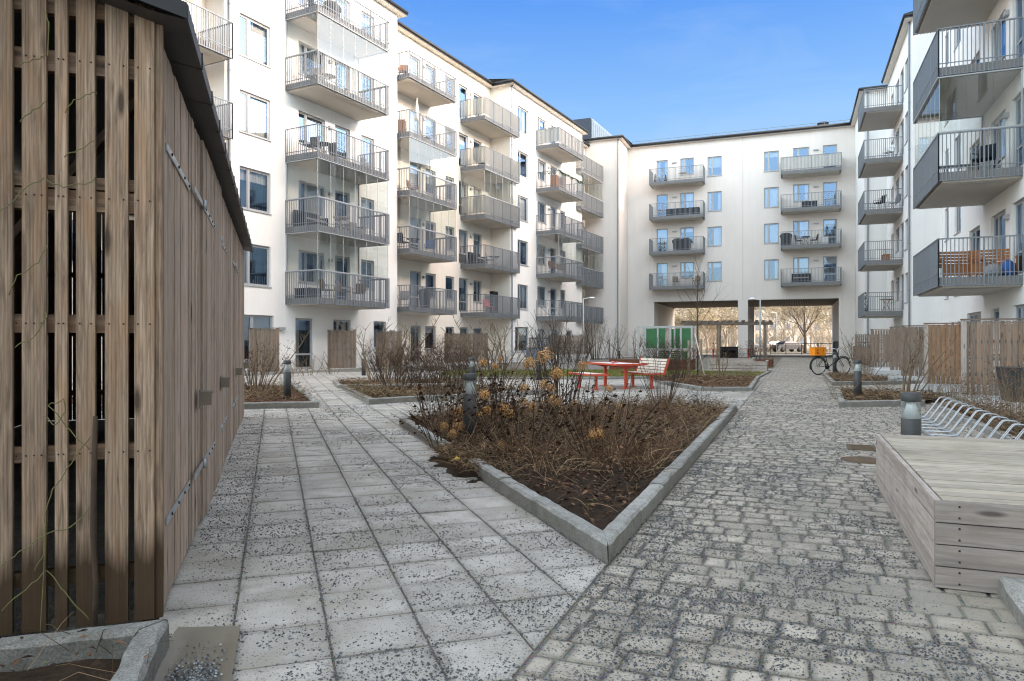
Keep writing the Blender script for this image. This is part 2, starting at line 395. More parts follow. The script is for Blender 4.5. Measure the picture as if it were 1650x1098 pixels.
# ------------------------------------------------------------------ buildings
DECK0, STOREY = 3.12, 3.07
def deck(k): return DECK0 + STOREY * k
class Frame:                                 # x along the facade, y into the building, z up
    def __init__(s, ang):
        s.a = ang; s.ex = Vector((math.cos(ang), math.sin(ang), 0)); s.ey = Vector((-math.sin(ang), math.cos(ang), 0))
    def x(s, px, y):
        a = (px - CX) / FPX; t = y / (a * s.ey.x + s.ey.y); return t * (a * s.ex.x + s.ex.y)
    def w(s, x, y, z=0): return s.ex * x + s.ey * y + Vector((0, 0, z))
FL = Frame(math.atan2(.883, .469)); FR = Frame(math.atan2(-.9304, -.3665)); FB = Frame(math.atan2(-.3665, .9304))

def wall(mb, A, B, z0, z1, ops=(), mi=0, rev=.16):
    """Wall from plan point A to B (left to right seen from outside) with openings (s0,s1,z0,z1) and their reveals."""
    A = Vector((A[0], A[1], 0)); B = Vector((B[0], B[1], 0)); d = B - A; L = d.length; d /= L; inn = Vector((-d.y, d.x, 0))
    ops = [o for o in ops if o[0] > .01 and o[1] < L - .01]
    xs = sorted({0.0, L, *[round(q, 4) for o in ops for q in o[:2]]}); zs = sorted({z0, z1, *[round(q, 4) for o in ops for q in o[2:4]]})
    P = lambda s, z, dep=0: A + d * s + inn * dep + Vector((0, 0, z))
    for i in range(len(xs) - 1):
        zrun = None
        for j in range(len(zs) - 1):
            cx = (xs[i] + xs[i + 1]) / 2; cz = (zs[j] + zs[j + 1]) / 2
            hole = any(o[0] < cx < o[1] and o[2] < cz < o[3] for o in ops)
            if not hole: mb.quad(P(xs[i], zs[j]), P(xs[i + 1], zs[j]), P(xs[i + 1], zs[j + 1]), P(xs[i], zs[j + 1]), mi)
    for a, b, c, e in [o[:4] for o in ops]:
        mb.quad(P(a, c), P(a, e), P(a, e, rev), P(a, c, rev), mi); mb.quad(P(b, c), P(b, c, rev), P(b, e, rev), P(b, e), mi)
        mb.quad(P(a, e), P(b, e), P(b, e, rev), P(a, e, rev), mi); mb.quad(P(a, c), P(a, c, rev), P(b, c, rev), P(b, c), mi)

wcache = {}
def win_meshes(w, h, style):
    key = (round(w, 2), round(h, 2), style)
    if key in wcache: return wcache[key]
    w, h = key[0], key[1]; fr = MB(); pn = MB(); door = 'door' in style; y0, y1 = .085, .15; t = .055
    g = .004
    fr.box((g, y0, g), (t, y1, h - g)); fr.box((w - t, y0, g), (w - g, y1, h - g)); fr.box((t, y0, h - t), (w - t, y1, h - g)); fr.box((t, y0, g), (w - t, y1, t))
    lights = [(t, w - t)]
    if w > 1.15:
        f = .32 if not door else .62; mx = w * f
        fr.box((mx - .04, y0 - .006, t), (mx + .04, y1 - .006, h - t)); lights = [(t, mx - .04), (mx + .04, w - t)]
    for a, b in lights:                      # sashes
        s = .04
        zlo = t
        if door and (b - a) < 1.3:
            fr.box((a, y0 + .008, .62), (b, y1 - .01, .70))
        fr.box((a, y0 + .012, t), (a + s, y1 - .008, h - t)); fr.box((b - s, y0 + .012, t), (b, y1 - .008, h - t))
        fr.box((a + s, y0 + .012, h - t - s), (b - s, y1 - .008, h - t)); fr.box((a + s, y0 + .012, t), (b - s, y1 - .008, t + s))
        pn.quad((a + s, y0 + .035, t + s), (b - s, y0 + .035, t + s), (b - s, y0 + .035, h - t - s), (a + s, y0 + .035, h - t - s))
    if door:
        fr.box((w - t - .035, y0 - .04, 1.02), (w - t - .015, y0 + .012, 1.05)); fr.box((w - t - .13, y0 - .05, 1.02), (w - t - .015, y0 - .035, 1.05))
    else:
        fr.box((-.03, -.05, -.035), (w + .03, y0 - .002, -.003))
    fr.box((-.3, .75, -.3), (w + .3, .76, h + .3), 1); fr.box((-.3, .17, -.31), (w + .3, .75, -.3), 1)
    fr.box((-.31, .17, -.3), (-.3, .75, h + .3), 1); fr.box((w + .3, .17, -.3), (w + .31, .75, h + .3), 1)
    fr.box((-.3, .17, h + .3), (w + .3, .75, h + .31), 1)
    r = fr.mesh('window_frame', ['frame_metal', 'interior_dark']), pn.mesh('window_pane', ['window_glass'])
    wcache[key] = r; return r
ccache = {}
def curtain_mesh(w, h, style):
    key = (round(w, 2), round(h, 2), style)
    if key in ccache: return ccache[key]
    w, h = key[:2]; mb = MB()
    def drape(a, b, z0, z1):
        n = max(6, int((b - a) / .025)); pts = [(a + (b - a) * i / n, .26 + .03 * math.sin(i * 1.9 + a * 7) + .012 * math.sin(i * .7)) for i in range(n + 1)]
        V = [(x, y, z0) for x, y in pts] + [(x, y * 1.0 + .01, z1) for x, y in pts]
        mb.add(V, [(i, i + 1, n + 2 + i, n + 1 + i) for i in range(n)], 0, 1, None, True)
    if style == 'sides': drape(.03, w * .3, .02, h - .03); drape(w * .72, w - .03, .02, h - .03)
    elif style == 'full': drape(.03, w - .03, .02, h - .03)
    elif style == 'half': drape(w * .42, w - .03, .02, h - .03)
    elif style == 'left': drape(.03, w * .4, .02, h - .03)
    elif style == 'valance': drape(.03, w - .03, h * .72, h - .03)
    else: mb.quad((.05, .2, h * .45), (w - .05, .2, h * .45), (w - .05, .2, h - .03), (.05, .2, h - .03), 1)
    r = mb.mesh('curtain', ['curtain_cloth', 'blind_cloth']); ccache[key] = r; return r
wrnd = random.Random(5)
def put_window(parent, A, B, s0, s1, z0, z1, style='window', curtain=None):
    A = Vector((A[0], A[1], 0)); B = Vector((B[0], B[1], 0)); d = (B - A).normalized()
    fm, pm = win_meshes(s1 - s0, z1 - z0, style)
    o = link('balcony_door' if 'door' in style else 'window', fm, parent, A + d * s0 + Vector((0, 0, z0)), math.atan2(d.y, d.x))
    link('pane', pm, o)
    if curtain is None: curtain = wrnd.choice(['sides', 'full', 'half', 'left', 'valance', 'blind', None, None, 'sides'])
    if curtain: link('curtain', curtain_mesh(s1 - s0, z1 - z0, curtain), o)
    return o

bcache = {}
def balcony_parts(L, dep, panel, glazed):
    key = (round(L, 2), round(dep, 2))
    if key not in bcache:
        L, dep = key; sl = MB(); rl = MB()
        t = .30
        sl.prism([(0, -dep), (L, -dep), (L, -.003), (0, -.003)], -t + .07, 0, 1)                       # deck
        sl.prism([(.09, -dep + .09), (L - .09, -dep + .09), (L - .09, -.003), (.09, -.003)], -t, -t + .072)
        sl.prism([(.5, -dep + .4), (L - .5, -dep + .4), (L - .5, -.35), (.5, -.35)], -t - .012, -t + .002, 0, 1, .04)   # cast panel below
        top = 1.12; bz = -.27; o = .035
        x0, x1, y0 = -o, L + o, -dep - o
        for p, q in (((x0, -.01), (x0, y0)), ((x0, y0), (x1, y0)), ((x1, y0), (x1, -.01))):
            for z, w, hh in ((top, .05, .035), (.10, .03, .022), (-.24, .03, .022)):
                rl.bar((*p, z), (*q, z), w, hh)
            n = max(2, round((Vector(q) - Vector(p)).length / .105))
            for i in range(n + 1):
                a = Vector(p).lerp(Vector(q), i / n); post = (i % 11 == 0)
                w = .044 if post else .023
                rl.box((a.x - w / 2, a.y - w / 2, bz), (a.x + w / 2, a.y + w / 2, top - .0175))
        for x in np.linspace(.12, L - .12, 6): rl.box((x - .03, y0 + .011, -.2), (x + .03, -dep - .001, -.1))
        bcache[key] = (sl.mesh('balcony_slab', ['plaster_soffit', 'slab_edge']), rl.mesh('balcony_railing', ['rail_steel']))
    out = list(bcache[key])
    L, dep = key
    if panel:
        pk = key + (panel,)
        if pk not in bcache:
            mb = MB(); yi = -dep - .012; n = int(L / .3)
            if panel == 'ribbed':
                for i in range(n):
                    a, b = L * i / n, L * (i + 1) / n; dy = .0 if i % 2 else .012
                    mb.box((a + .004, yi + dy - .004, .13), (b - .004, yi + dy + .004, 1.09), 0, 1)
                for s in (0, L):
                    m = int(dep / .3)
                    for i in range(m): mb.box((s - .012, -dep * (i + 1) / m + .004, .13), (s - .004, -dep * i / m - .004, 1.09), 0)
                bcache[pk] = mb.mesh('balcony_panel', ['rail_panel'])
            else:
                mb.box((0, yi - .003, .12), (L, yi + .003, 1.08)); mb.box((-.011, -dep, .12), (-.005, -.05, 1.08)); mb.box((L + .005, -dep, .12), (L + .011, -.05, 1.08))
                bcache[pk] = mb.mesh('balcony_sheet', ['frosted_sheet'])
        out.append(bcache[pk])
    else: out.append(None)
    if glazed:
        gk = key + ('glz',)
        if gk not in bcache:
            mb = MB(); fm = MB(); z0, z1 = 1.17, STOREY - .32; xs = list(np.linspace(0, L, 7)); y = -dep + .0
            for a, b in zip(xs, xs[1:]): mb.quad((a + .006, y, z0), (b - .006, y, z0), (b - .006, y, z1), (a + .006, y, z1))
            for s in (-.002, L + .002):
                ys = np.linspace(-.04, -dep, 4)
                for a, b in zip(ys, ys[1:]): mb.quad((s, a - .006, z0), (s, b + .006, z0), (s, b + .006, z1), (s, a - .006, z1))
            for a in xs: fm.box((a - .009, y - .005, z0), (a + .009, y + .005, z1), 1)
            for z in (z0 - .03, z1):
                fm.box((-.06, y - .06, z), (L + .06, y + .035, z + .035)); fm.box((-.06, y + .035, z), (.025, -.004, z + .035)); fm.box((L - .025, y + .035, z), (L + .06, -.004, z + .035))
            for s in (-.03, L - .02): fm.box((s, -.05, z0 + .006), (s + .05, -.004, z1))
            bcache[gk] = (mb.mesh('balcony_glazing', ['balcony_glass']), fm.mesh('glazing_frame', ['frame_metal', 'white_frame']))
        out += list(bcache[gk])
    return out
def put_balcony(parent, x0, x1, ywall, yfront, k, panel=None, glazed=False):
    pr = balcony_parts(abs(x1 - x0), abs(ywall - yfront), panel, glazed)
    o = link('balcony', pr[0], parent, Vector((x0, ywall, deck(k))))
    link('railing', pr[1], o)
    if pr[2]: link('balustrade_panel', pr[2], o)
    if glazed: link('glazing', pr[3], o); link('glazing_frame', pr[4], o)
    return o

def eaves(mb, pl, z, out=.38, inn=6.0, rise=1.5, hang=.0):
    """Soffit, fascia, gutter and roof slope along a facade polyline (local plan, outside is on the right-hand side walking along it)."""
    n = len(pl); off = []
    for i in range(n):
        acc = Vector((0, 0)); ds = []
        for a, b in ((i - 1, i), (i, i + 1)):
            if a >= 0 and b < n:
                d = Vector((pl[b][0] - pl[a][0], pl[b][1] - pl[a][1])); d.normalize(); ds.append(Vector((d.y, -d.x)))
        v = ds[0] if len(ds) == 1 else (ds[0] + ds[1]) / (1 + ds[0].dot(ds[1]))
        off.append(Vector((pl[i][0], pl[i][1])) + v * out)
    for i in range(n - 1):
        a, b, c, d = Vector(pl[i]).to_3d(), Vector(pl[i + 1]).to_3d(), off[i + 1].to_3d(), off[i].to_3d()
        Z = lambda p, q: Vector((p.x, p.y, q))
        mb.quad(Z(d, z), Z(c, z), Z(b, z), Z(a, z), 1)
        mb.quad(Z(d, z), Z(d, z + .16), Z(c, z + .16), Z(c, z), 0)
        mb.tube([Z(d, z + .17), Z(c, z + .17)], .09, 6, 0)
        mb.quad(Z(d, z + .162), Z(c, z + .162), Z(c, z + .26), Z(d, z + .26), 0)
    ym = max(p[1] for p in pl) + inn
    for i in range(n - 1):
        c, d = off[i + 1], off[i]
        if abs(pl[i + 1][0] - pl[i][0]) > .01:
            q = lambda p: (p[0], ym, z + rise)
            mb.quad((d.x, d.y, z + .26), (c.x, c.y, z + .26), q(c), q(d), 0)
def downpipe(mb, x, y, z, r=.05):
    mb.tube([(x, y + .28 - .38, z + .1), (x, y - .09 - .0, z - .25), (x, y - .09, z - .5), (x, y - .09, .25), (x, y - .16, .12)], r, 8, 0)
    for q in np.arange(1.5, z - 1, 2.6): mb.lathe([(r + .012, 0), (r + .012, .05)], 8, 0, 1, (x, y - .09, q))

def facade_ops(fr, y, lst, xA, xB):
    """lst of (px0, px1, kind) -> openings relative to segment start xA"""
    res = []
    for p0, p1, kind in lst:
        a, b = sorted((fr.x(p0, y), fr.x(p1, y))); res.append((a - xA, b - xA, kind))
    return res

GF = -.0
def storeys(building, mb, fr, A, B, lst, mi, ztop, ks=range(0, 5), ground=(), top_extra=(), z0=-.3):
    """Openings of one wall face repeated per storey, then the wall itself."""
    ops = []; puts = []
    A3 = Vector((A[0], A[1], 0)); L = (Vector(B) - Vector(A)).length
    for k in ks:
        for s0, s1, kind in lst:
            if s0 < .05 or s1 > L - .05: continue
            zb = deck(k)
            if kind == 'door': a, b = zb + .06, zb + 2.2
            elif kind == 'high': a, b = zb + .75, zb + 2.2
            elif kind == 'win': a, b = zb + .42, zb + 2.12
            elif kind == 'tall': a, b = zb + .35, zb + 2.2
            ops.append((s0, s1, a, b)); puts.append((s0, s1, a, b, 'door' if kind == 'door' else 'window', k))
    for s0, s1, a, b, kind in ground:
        if s0 < .05 or s1 > L - .05: continue
        ops.append((s0, s1, a, b)); puts.append((s0, s1, a, b, kind, -1))
    wall(mb, A, B, z0, ztop, ops, mi)
    for s0, s1, a, b, kind, k in puts: put_window(building, A, B, s0, s1, a, b, kind)

# ---- left wing -----------------------------------------------------------------
ZL = 18.5
LW = thing('apartment_building', 'long white apartment block on the left with five storeys of grey balconies', 'apartment building', rz=FL.a)
mb = MB(); rf = MB(); dp = MB()
y1, y2, y3 = 23.1, 24.2, 22.7
xa = FL.x(362, y1); xb = FL.x(640, y1); xc = FL.x(822, y3); xd = FL.x(938, y3); xe = FL.x(949, 24.1)
# far-left recess
storeys(LW, mb, FL, (xa - 12, y2), (xa, y2), [(6.2, 7.6, 'high'), (8.2, 9.1, 'door'), (9.6, 10.9, 'high')], 1, ZL)
wall(mb, (xa, y2), (xa, y1), -.3, ZL, (), 0)
def OPS(fr, y, l, x0): return facade_ops(fr, y, l, x0, None)
storeys(LW, mb, FL, (xa, y1), (xb, y1), OPS(FL, y1, [(386, 436, 'win'), (481, 524, 'high'), (540, 564, 'door'), (582, 603, 'high')], xa), 0, ZL,
        ground=[(*OPS(FL, y1, [(392, 441, 0)], xa)[0][:2], .45, 2.35, 'window'), (*OPS(FL, y1, [(476, 505, 0)], xa)[0][:2], .04, 2.3, 'door'),
                (*OPS(FL, y1, [(537, 565, 0)], xa)[0][:2], 1.2, 2.3, 'window'), (*OPS(FL, y1, [(602, 622, 0)], xa)[0][:2], .9, 2.3, 'window')])
wall(mb, (xb, y1), (xb, y2), -.3, ZL, (), 0)
storeys(LW, mb, FL, (xb, y2), (xc, y2), OPS(FL, y2, [(661, 678, 'door'), (685.5, 702, 'high'), (718, 732, 'high'), (739.5, 754, 'door'), (763, 776, 'high')], xb), 1, ZL,
        ground=[(*OPS(FL, y2, [(662, 678, 0)], xb)[0][:2], .04, 2.2, 'door'), (*OPS(FL, y2, [(685, 702, 0)], xb)[0][:2], .8, 2.2, 'window'),
                (*OPS(FL, y2, [(718, 732, 0)], xb)[0][:2], .9, 2.2, 'window'), (*OPS(FL, y2, [(741, 755, 0)], xb)[0][:2], .04, 2.2, 'door'), (*OPS(FL, y2, [(763, 777, 0)], xb)[0][:2], .9, 2.2, 'window')])
wall(mb, (xc, y2), (xc, y3), -.3, ZL, (), 1)
storeys(LW, mb, FL, (xc, y3), (xd, y3), OPS(FL, y3, [(834, 851, 'win'), (866, 880, 'high'), (887, 897, 'door'), (903, 911, 'high')], xc), 0, ZL,
        ground=[(*OPS(FL, y3, [(830, 852, 0)], xc)[0][:2], .6, 2.3, 'window'), (*OPS(FL, y3, [(866, 878, 0)], xc)[0][:2], .04, 2.2, 'door'),
                (*OPS(FL, y3, [(887, 898, 0)], xc)[0][:2], .04, 2.2, 'door'), (*OPS(FL, y3, [(913, 922, 0)], xc)[0][:2], .9, 2.2, 'window')])
wall(mb, (xd, y3), (xd, 24.1), -.3, ZL, (), 1)
storeys(LW, mb, FL, (xd, 24.1), (xe + 3, 24.1), OPS(FL, 24.1, [(941, 946, 'door')], xd), 1, ZL)
wall(mb, (xe + 3, 36), (xa - 12, 36), -.3, ZL, (), 0); wall(mb, (xa - 12, 36), (xa - 12, y2), -.3, ZL, (), 0)
mb.build('wall', ['plaster_white', 'plaster_cream'], LW)
eaves(rf, [(xa - 12, y2), (xa, y2), (xa, y1), (xb, y1), (xb, y2), (xc, y2), (xc, y3), (xd, y3), (xd, 24.1), (xe + .6, 24.1)], ZL)
rf.quad((xa - 12, 36.3, ZL + .2), (xe + 3, 36.3, ZL + .2), (xe + 3, 30.2, ZL + 1.5), (xa - 12, 30.2, ZL + 1.5), 0)
rf.build('roof', ['roof_metal', 'plaster_cream'], LW)
downpipe(dp, xc + .12, y3, ZL); dp.build('downpipe', 'rail_steel', LW)
dp = MB(); downpipe(dp, xa + .15, y1, ZL); dp.build('downpipe', 'rail_steel', LW)
# balconies: (px far end, px near end at the front plane), front plane, wall plane
LB = {}
bx = [('edge', None, 372, 22.35, y2), ('one', 512, 625, 21.3, y1), ('two', 660, 734, 22.4, y2), ('three', 781, 836, 22.45, y2), ('four', 900, 939, 20.95, y3), ('five', 936, 971, 22.3, 24.1)]
style = {('one', 0): (None, True), ('one', 1): (None, True), ('one', 3): (None, True), ('one', 4): (None, False), ('one', 2): (None, False),
         ('two', 1): (None, True), ('two', 2): (None, True), ('two', 3): (None, False), ('three', 2): ('frosted', True), ('three', 3): ('frosted', False), ('three', 4): ('frosted', False),
         ('four', 4): ('ribbed', False), ('four', 1): (None, True), ('five', 4): ('frosted', False), ('five', 3): ('frosted', True), ('five', 1): (None, True),
         ('edge', 2): (None, False), ('edge', 3): (None, False)}
for nm, p0, p1, yf, yw in bx:
    x1 = FL.x(p1, yf); x0 = FL.x(p0, yf) if p0 else x1 - 4.6
    for k in range(5):
        st = style.get((nm, k), (None, False)); LB[(nm, k)] = (x0, x1, yw, yf)
        put_balcony(LW, x0, x1, yw, yf, k, *st)
for px, y in ((452, y1), (670 - 40, y1)):
    for k in (-1,):
        lm = MB(); x = FL.x(px, y); lm.box((x - .14, y - .16, 1.75), (x + .14, y - .003, 1.87)); lm.build('wall_light', 'frame_metal', LW)
for px, y in ((531, y1), (682, y2), (758, y2), (884, y3)):
    for k in range(5):
        lm = MB(); x = FL.x(px, y); lm.box((x - .09, y - .12, deck(k) + 1.85), (x + .09, y - .003, deck(k) + 1.98)); lm.build('wall_light', 'frame_metal', LW)

# ---- back block with the passage -------------------------------------------------
ZB = 19.0
BB = thing('apartment_building', 'beige apartment block across the end of the courtyard with an open passage underneath', 'apartment building', rz=FB.a)
mb = MB(); rf = MB(); yb = 64.9; xl, xr = -14.18, 4.6
px_l = FB.x(1054, yb); px_m0 = FB.x(1189, yb); px_m1 = FB.x(1214, yb); px_r = FB.x(1352, yb); ZP = 4.9
wall(mb, (xl - 6, 61.5), (xl, 61.5), -.3, ZB, (), 0); wall(mb, (xl, 61.5), (xl, yb), -.3, ZB, (), 0)
lst = OPS(FB, yb, [(1058, 1076, 'door'), (1096, 1118, 'high'), (1140, 1163, 'win'), (1231, 1255, 'win'), (1278, 1304, 'high'), (1326, 1349, 'door')], xl)
ops = []
for k in range(1, 5):
    for s0, s1, kind in lst:
        zb = deck(k); a, b = {'door': (.06, 2.2), 'high': (.75, 2.2), 'win': (.42, 2.12)}[kind]
        ops.append((s0, s1, zb + a, zb + b)); put_window(BB, (xl, yb), (xr, yb), s0, s1, zb + a, zb + b, 'door' if kind == 'door' else 'window')
wall(mb, (xl, yb), (xr, yb), ZP, ZB, ops, 0)
for a, b in ((xl, px_l), (px_r, xr)): wall(mb, (a, yb), (b, yb), -.3, ZP, (), 0)
pm = FB.x(1202, yb)
for dy in (.002, 10.6):
    pl_ = MB(); pl_.prism([(px_m0, yb + dy), (pm + .15, yb + dy), (pm + .15, yb + dy + 1.0), (px_m0, yb + dy + 1.0)], -.3, ZP + .01); pl_.build('pillar', 'plaster_beige', BB)
mb.quad((px_l, yb, -.3), (px_l, yb, ZP), (px_l, yb + 11.7, ZP), (px_l, yb + 11.7, -.3), 0); mb.quad((px_r, yb, -.3), (px_r, yb + 11.7, -.3), (px_r, yb + 11.7, ZP), (px_r, yb, ZP), 0)
wall(mb, (xr, yb), (xr, 56.4), -.3, ZB, (), 1); wall(mb, (xr, 56.4), (xr + 5.5, 56.4), -.3, ZB, (), 1)
for a, b in ((xr + 10, px_r), (px_l, xl - 6)): wall(mb, (a, yb + 11.7), (b, yb + 11.7), -.3, ZB, (), 0)
wall(mb, (px_r, yb + 11.7), (px_l, yb + 11.7), ZP, ZB, (), 0)
wall(mb, (xl - 6, yb + 11.7), (xl - 6, 61.5), -.3, ZB, (), 0); wall(mb, (xr + 10, 56.4), (xr + 10, yb + 11.7), -.3, ZB, (), 0)
mb.build('wall', ['plaster_beige', 'plaster_white'], BB)
cl = MB(); cl.quad((px_l, yb + .01, ZP - .05), (px_l, yb + 11.7, ZP - .05), (px_r, yb + 11.7, ZP - .05), (px_r, yb + .01, ZP - .05)); cl.build('passage_ceiling', 'ceiling_slats', BB)
eaves(rf, [(xl - 6, 61.5), (xl, 61.5), (xl, yb), (xr, yb), (xr, 56.4), (xr + 6, 56.4)], ZB - .06, .34, 6, .9)
rf.quad((xl - 6, yb + 12, ZB + .2), (xr + 10, yb + 12, ZB + .2), (xr + 10, yb + 6, ZB + .84), (xl - 6, yb + 6, ZB + .84), 0)
rf.build('roof', ['roof_metal', 'plaster_beige'], BB)
sr = MB()
for z in (.55, .35): sr.bar((xl, yb + .1, ZB + z), (xr, yb + .1, ZB + z), .03, .03)
for x in np.arange(xl, xr, 1.5): sr.bar((x, yb + .1, ZB + .2), (x, yb + .1, ZB + .56), .03, .03)
sr.build('roof_safety_rail', 'rail_steel', BB)
for px_, h_ in ((1326, .75), (1150, .5), (1075, .4)):
    vm = MB(); x = FB.x(px_, yb + 2.5); vm.box((x - .35, yb + 2.2, ZB + .2), (x + .35, yb + 2.9, ZB + .35 + h_)); vm.prism([(x - .45, yb + 2.1), (x + .45, yb + 2.1), (x + .45, yb + 3.0), (x - .45, yb + 3.0)], ZB + .352 + h_, ZB + .5 + h_, 0, 1, .5); vm.build('roof_vent', 'roof_metal', BB)
dp = MB(); downpipe(dp, xl - .12, 61.5, 18.9); dp.build('downpipe', 'rail_steel', BB)
dp = MB(); downpipe(dp, xr + .2, 56.4, 18.9); dp.build('downpipe', 'rail_steel', BB)
jn = MB(); xj = FB.x(1197, yb); jn.box((xj - .012, yb - .004, ZP), (xj + .012, yb - .001, ZB)); jn.build('expansion_joint', 'cloth_grey', BB)
pb = MB(); x0 = FB.x(927, 69) ; x1 = FB.x(956, 69)
pb.prism([(x0, 68), (x1, 68), (x1, 73), (x0, 73)], ZB - .5, 23.2)
pb.build('roof_plant_room', 'penthouse_blue', BB)
pz = MB(); x2 = FB.x(992, 69); nz = 11
for i in range(nz):
    a = x1 + (x2 - x1) * i / nz; b = x1 + (x2 - x1) * (i + 1) / nz; za, zb = 23.25 - 2.1 * i / nz, 23.25 - 2.1 * (i + 1) / nz
    pz.prism([(a + .02, 68.2), (b - .0, 68.2), (b - .0, 72), (a + .02, 72)], ZB - .5, [za, zb, zb, za]); pz.box((b - .03, 68.12, ZB), (b + .02, 68.2, zb + .02))
pz.build('zinc_roof_slope', 'zinc_sheet', BB)
BBal = {}
for nm, p0, p1 in (('left', 1047, 1132), ('right', 1259, 1355)):
    x0, x1 = FB.x(p0, 63.4), FB.x(p1, 63.4)
    for k in range(1, 5):
        BBal[(nm, k)] = (x0, x1, yb, 63.4); put_balcony(BB, x0, x1, yb, 63.4, k, 'ribbed' if (nm, k) == ('right', 4) else None)
for px in (1087, 1315):
    for k in range(1, 5):
        lm = MB(); x = FB.x(px, yb); lm.box((x - .2, yb - .12, deck(k) + 1.85), (x + .2, yb - .003, deck(k) + 1.93)); lm.build('wall_light', 'frame_metal', BB)

# ---- right wing ------------------------------------------------------------------
ZR = 19.0
RW = thing('apartment_building', 'white apartment block on the right with balconies hanging over the wooden fences', 'apartment building', rz=FR.a)
mb = MB(); rf = MB(); yw, yrec = 6.0, 7.46
x_far = -57.5; x_c = FR.x(1469, yw); x_n = FR.x(1549, yw); x_end = 32
storeys(RW, mb, FR, (x_far, yw), (x_c, yw), OPS(FR, yw, [(1436, 1440, 'high'), (1443.5, 1449, 'high'), (1450.5, 1456, 'door'), (1458, 1463, 'win')], x_far), 0, ZR)
wall(mb, (x_c, yw), (x_c, yrec), -.3, ZR, (), 0)
storeys(RW, mb, FR, (x_c, yrec), (x_n, yrec), OPS(FR, yrec, [(1522.5, 1528.5, 'win'), (1538, 1548, 'win')], x_c), 0, ZR,
        ground=[(*OPS(FR, yrec, [(a, b, 0)], x_c)[0][:2], 1.2, 2.25, 'window') for a, b in ((1521, 1527), (1531, 1538), (1541, 1548))])
wall(mb, (x_n, yrec), (x_n, yw), -.3, ZR, (), 0)
storeys(RW, mb, FR, (x_n, yw), (x_end, yw), OPS(FR, yw, [(1562, 1579, 'high'), (1597, 1620, 'high'), (1631, 1650, 'door')], x_n) + [(12, 13.4, 'win'), (17, 19, 'high'), (20, 21, 'door'), (26, 27.4, 'win'), (31, 33, 'high'), (34, 35, 'door'), (42, 43.5, 'win')], 0, ZR,
        ground=[(*OPS(FR, yw, [(a, b, 0)], x_n)[0][:2], 1.0, 2.3, 'window') for a, b in ((1558, 1581), (1597, 1610), (1632, 1660))])
wall(mb, (x_end, yw), (x_end, 18), -.3, ZR, (), 0); wall(mb, (x_end, 18), (x_far, 18), -.3, ZR, (), 0); wall(mb, (x_far, 18), (x_far, yw), -.3, ZR, (), 0)
mb.build('wall', ['plaster_white', 'plaster_cream'], RW)
eaves(rf, [(x_far + 2.2, yw), (x_c, yw), (x_c, yrec), (x_n, yrec), (x_n, yw), (x_end, yw)], ZR)
rf.quad((x_far, 18.3, ZR + .2), (x_end, 18.3, ZR + .2), (x_end, 13.4, ZR + 1.5), (x_far, 13.4, ZR + 1.5), 0)
rf.build('roof', ['roof_metal', 'plaster_cream'], RW)
dp = MB(); downpipe(dp, x_c - .25, yw, ZR, .055); dp.build('downpipe', 'rail_steel', RW)
RB = {}
for nm, p0, p1, L in (('far', 1384, 1393.5, None), ('near', 1474.5, 1514, None), ('beyond', None, None, 9.0)):
    if p0: x0, x1 = FR.x(p0, 3.95), FR.x(p1, 3.95)
    else: x0 = RB[('near', 0)][1] + 9; x1 = x0 + 4.4
    for k in range(5):
        RB[(nm, k)] = (x0, x1, yw, 3.95)
        put_balcony(RW, x0, x1, yw, 3.95, k, None, (nm, k) in (('near', 1),))
for px in (1625, 1447):
    for k in range(5):
        lm = MB(); x = FR.x(px, yw); lm.box((x - .12, yw - .12, deck(k) + 1.8), (x + .12, yw - .003, deck(k) + 1.95)); lm.build('wall_light', 'frame_metal', RW)
# ------------------------------------------------------------------ ground, paving, beds
TIP = Vector((.52, 3.885)); RE = Vector((3.98, 12.7)); LE = Vector((-1.65, 10.5))
d2 = Vector((D2.x, D2.y)); n2 = Vector((N2.x, N2.y)); d1 = Vector((D1.x, D1.y)); n1 = Vector((N1.x, N1.y))
V_SEAM = TIP.dot(n2)                          # left edge of the garden path
SHC = Vector((-1.505, 3.07)); SHL = 9.2       # shed corner and length
g2 = lambda px, py: tuple(gp(px, py).xy)
BED_TRI = [tuple(TIP), tuple(RE), (1.9, 12.95), (-.5, 12.1), tuple(LE)]
BED_A = [(-3.57, 13.3), (-5.85, 19.4), (-9.5, 19.0), (-9.2, 12.6), (-6.2, 12.75)]
BED_B = [(-2.79, 14.0), (.75, 16.8), (-.6, 18.7), (-4.35, 18.4)]
BED_C = [(-4.6, 18.9), (-.9, 19.2), (-1.6, 22.0), (-5.3, 21.2)]
BED_D = [g2(1129, 631), g2(1212, 631), g2(1224, 611), g2(1080, 609), g2(1040, 613), g2(1068, 620)]
BED_E = [g2(1352, 657), g2(1491, 654), tuple(P2(17.6, -3.3).xy), g2(1346, 632)]
BED_F = [g2(1341, 622), g2(1491, 619), tuple(P2(26.0, -3.2).xy), g2(1325, 605)]
BED_G = [tuple(P2(6.0, -2.35).xy), tuple(P2(6.0, -3.3).xy), tuple(P2(15.2, -3.3).xy), tuple(P2(15.2, -2.35).xy)]
BED_H = [tuple(FL.w(xa - 3, 20.9).xy), tuple(FL.w(xa + 5.5, 20.9).xy), tuple(FL.w(xb - 1.0, 20.0).xy), tuple(FL.w(xb - 1, 20.6).xy), tuple(FL.w(xa + 5.5, 21.6).xy), tuple(FL.w(xa - 3, 21.7).xy)]
BED_I = [tuple(FL.w(xb + .5, 19.6).xy), tuple(FL.w(xc + 1, 19.0).xy), tuple(FL.w(xd + 4, 18.6).xy), tuple(FL.w(xd + 4, 20.2).xy), tuple(FL.w(xc + 1, 20.2).xy), tuple(FL.w(xb + .5, 20.8).xy)]
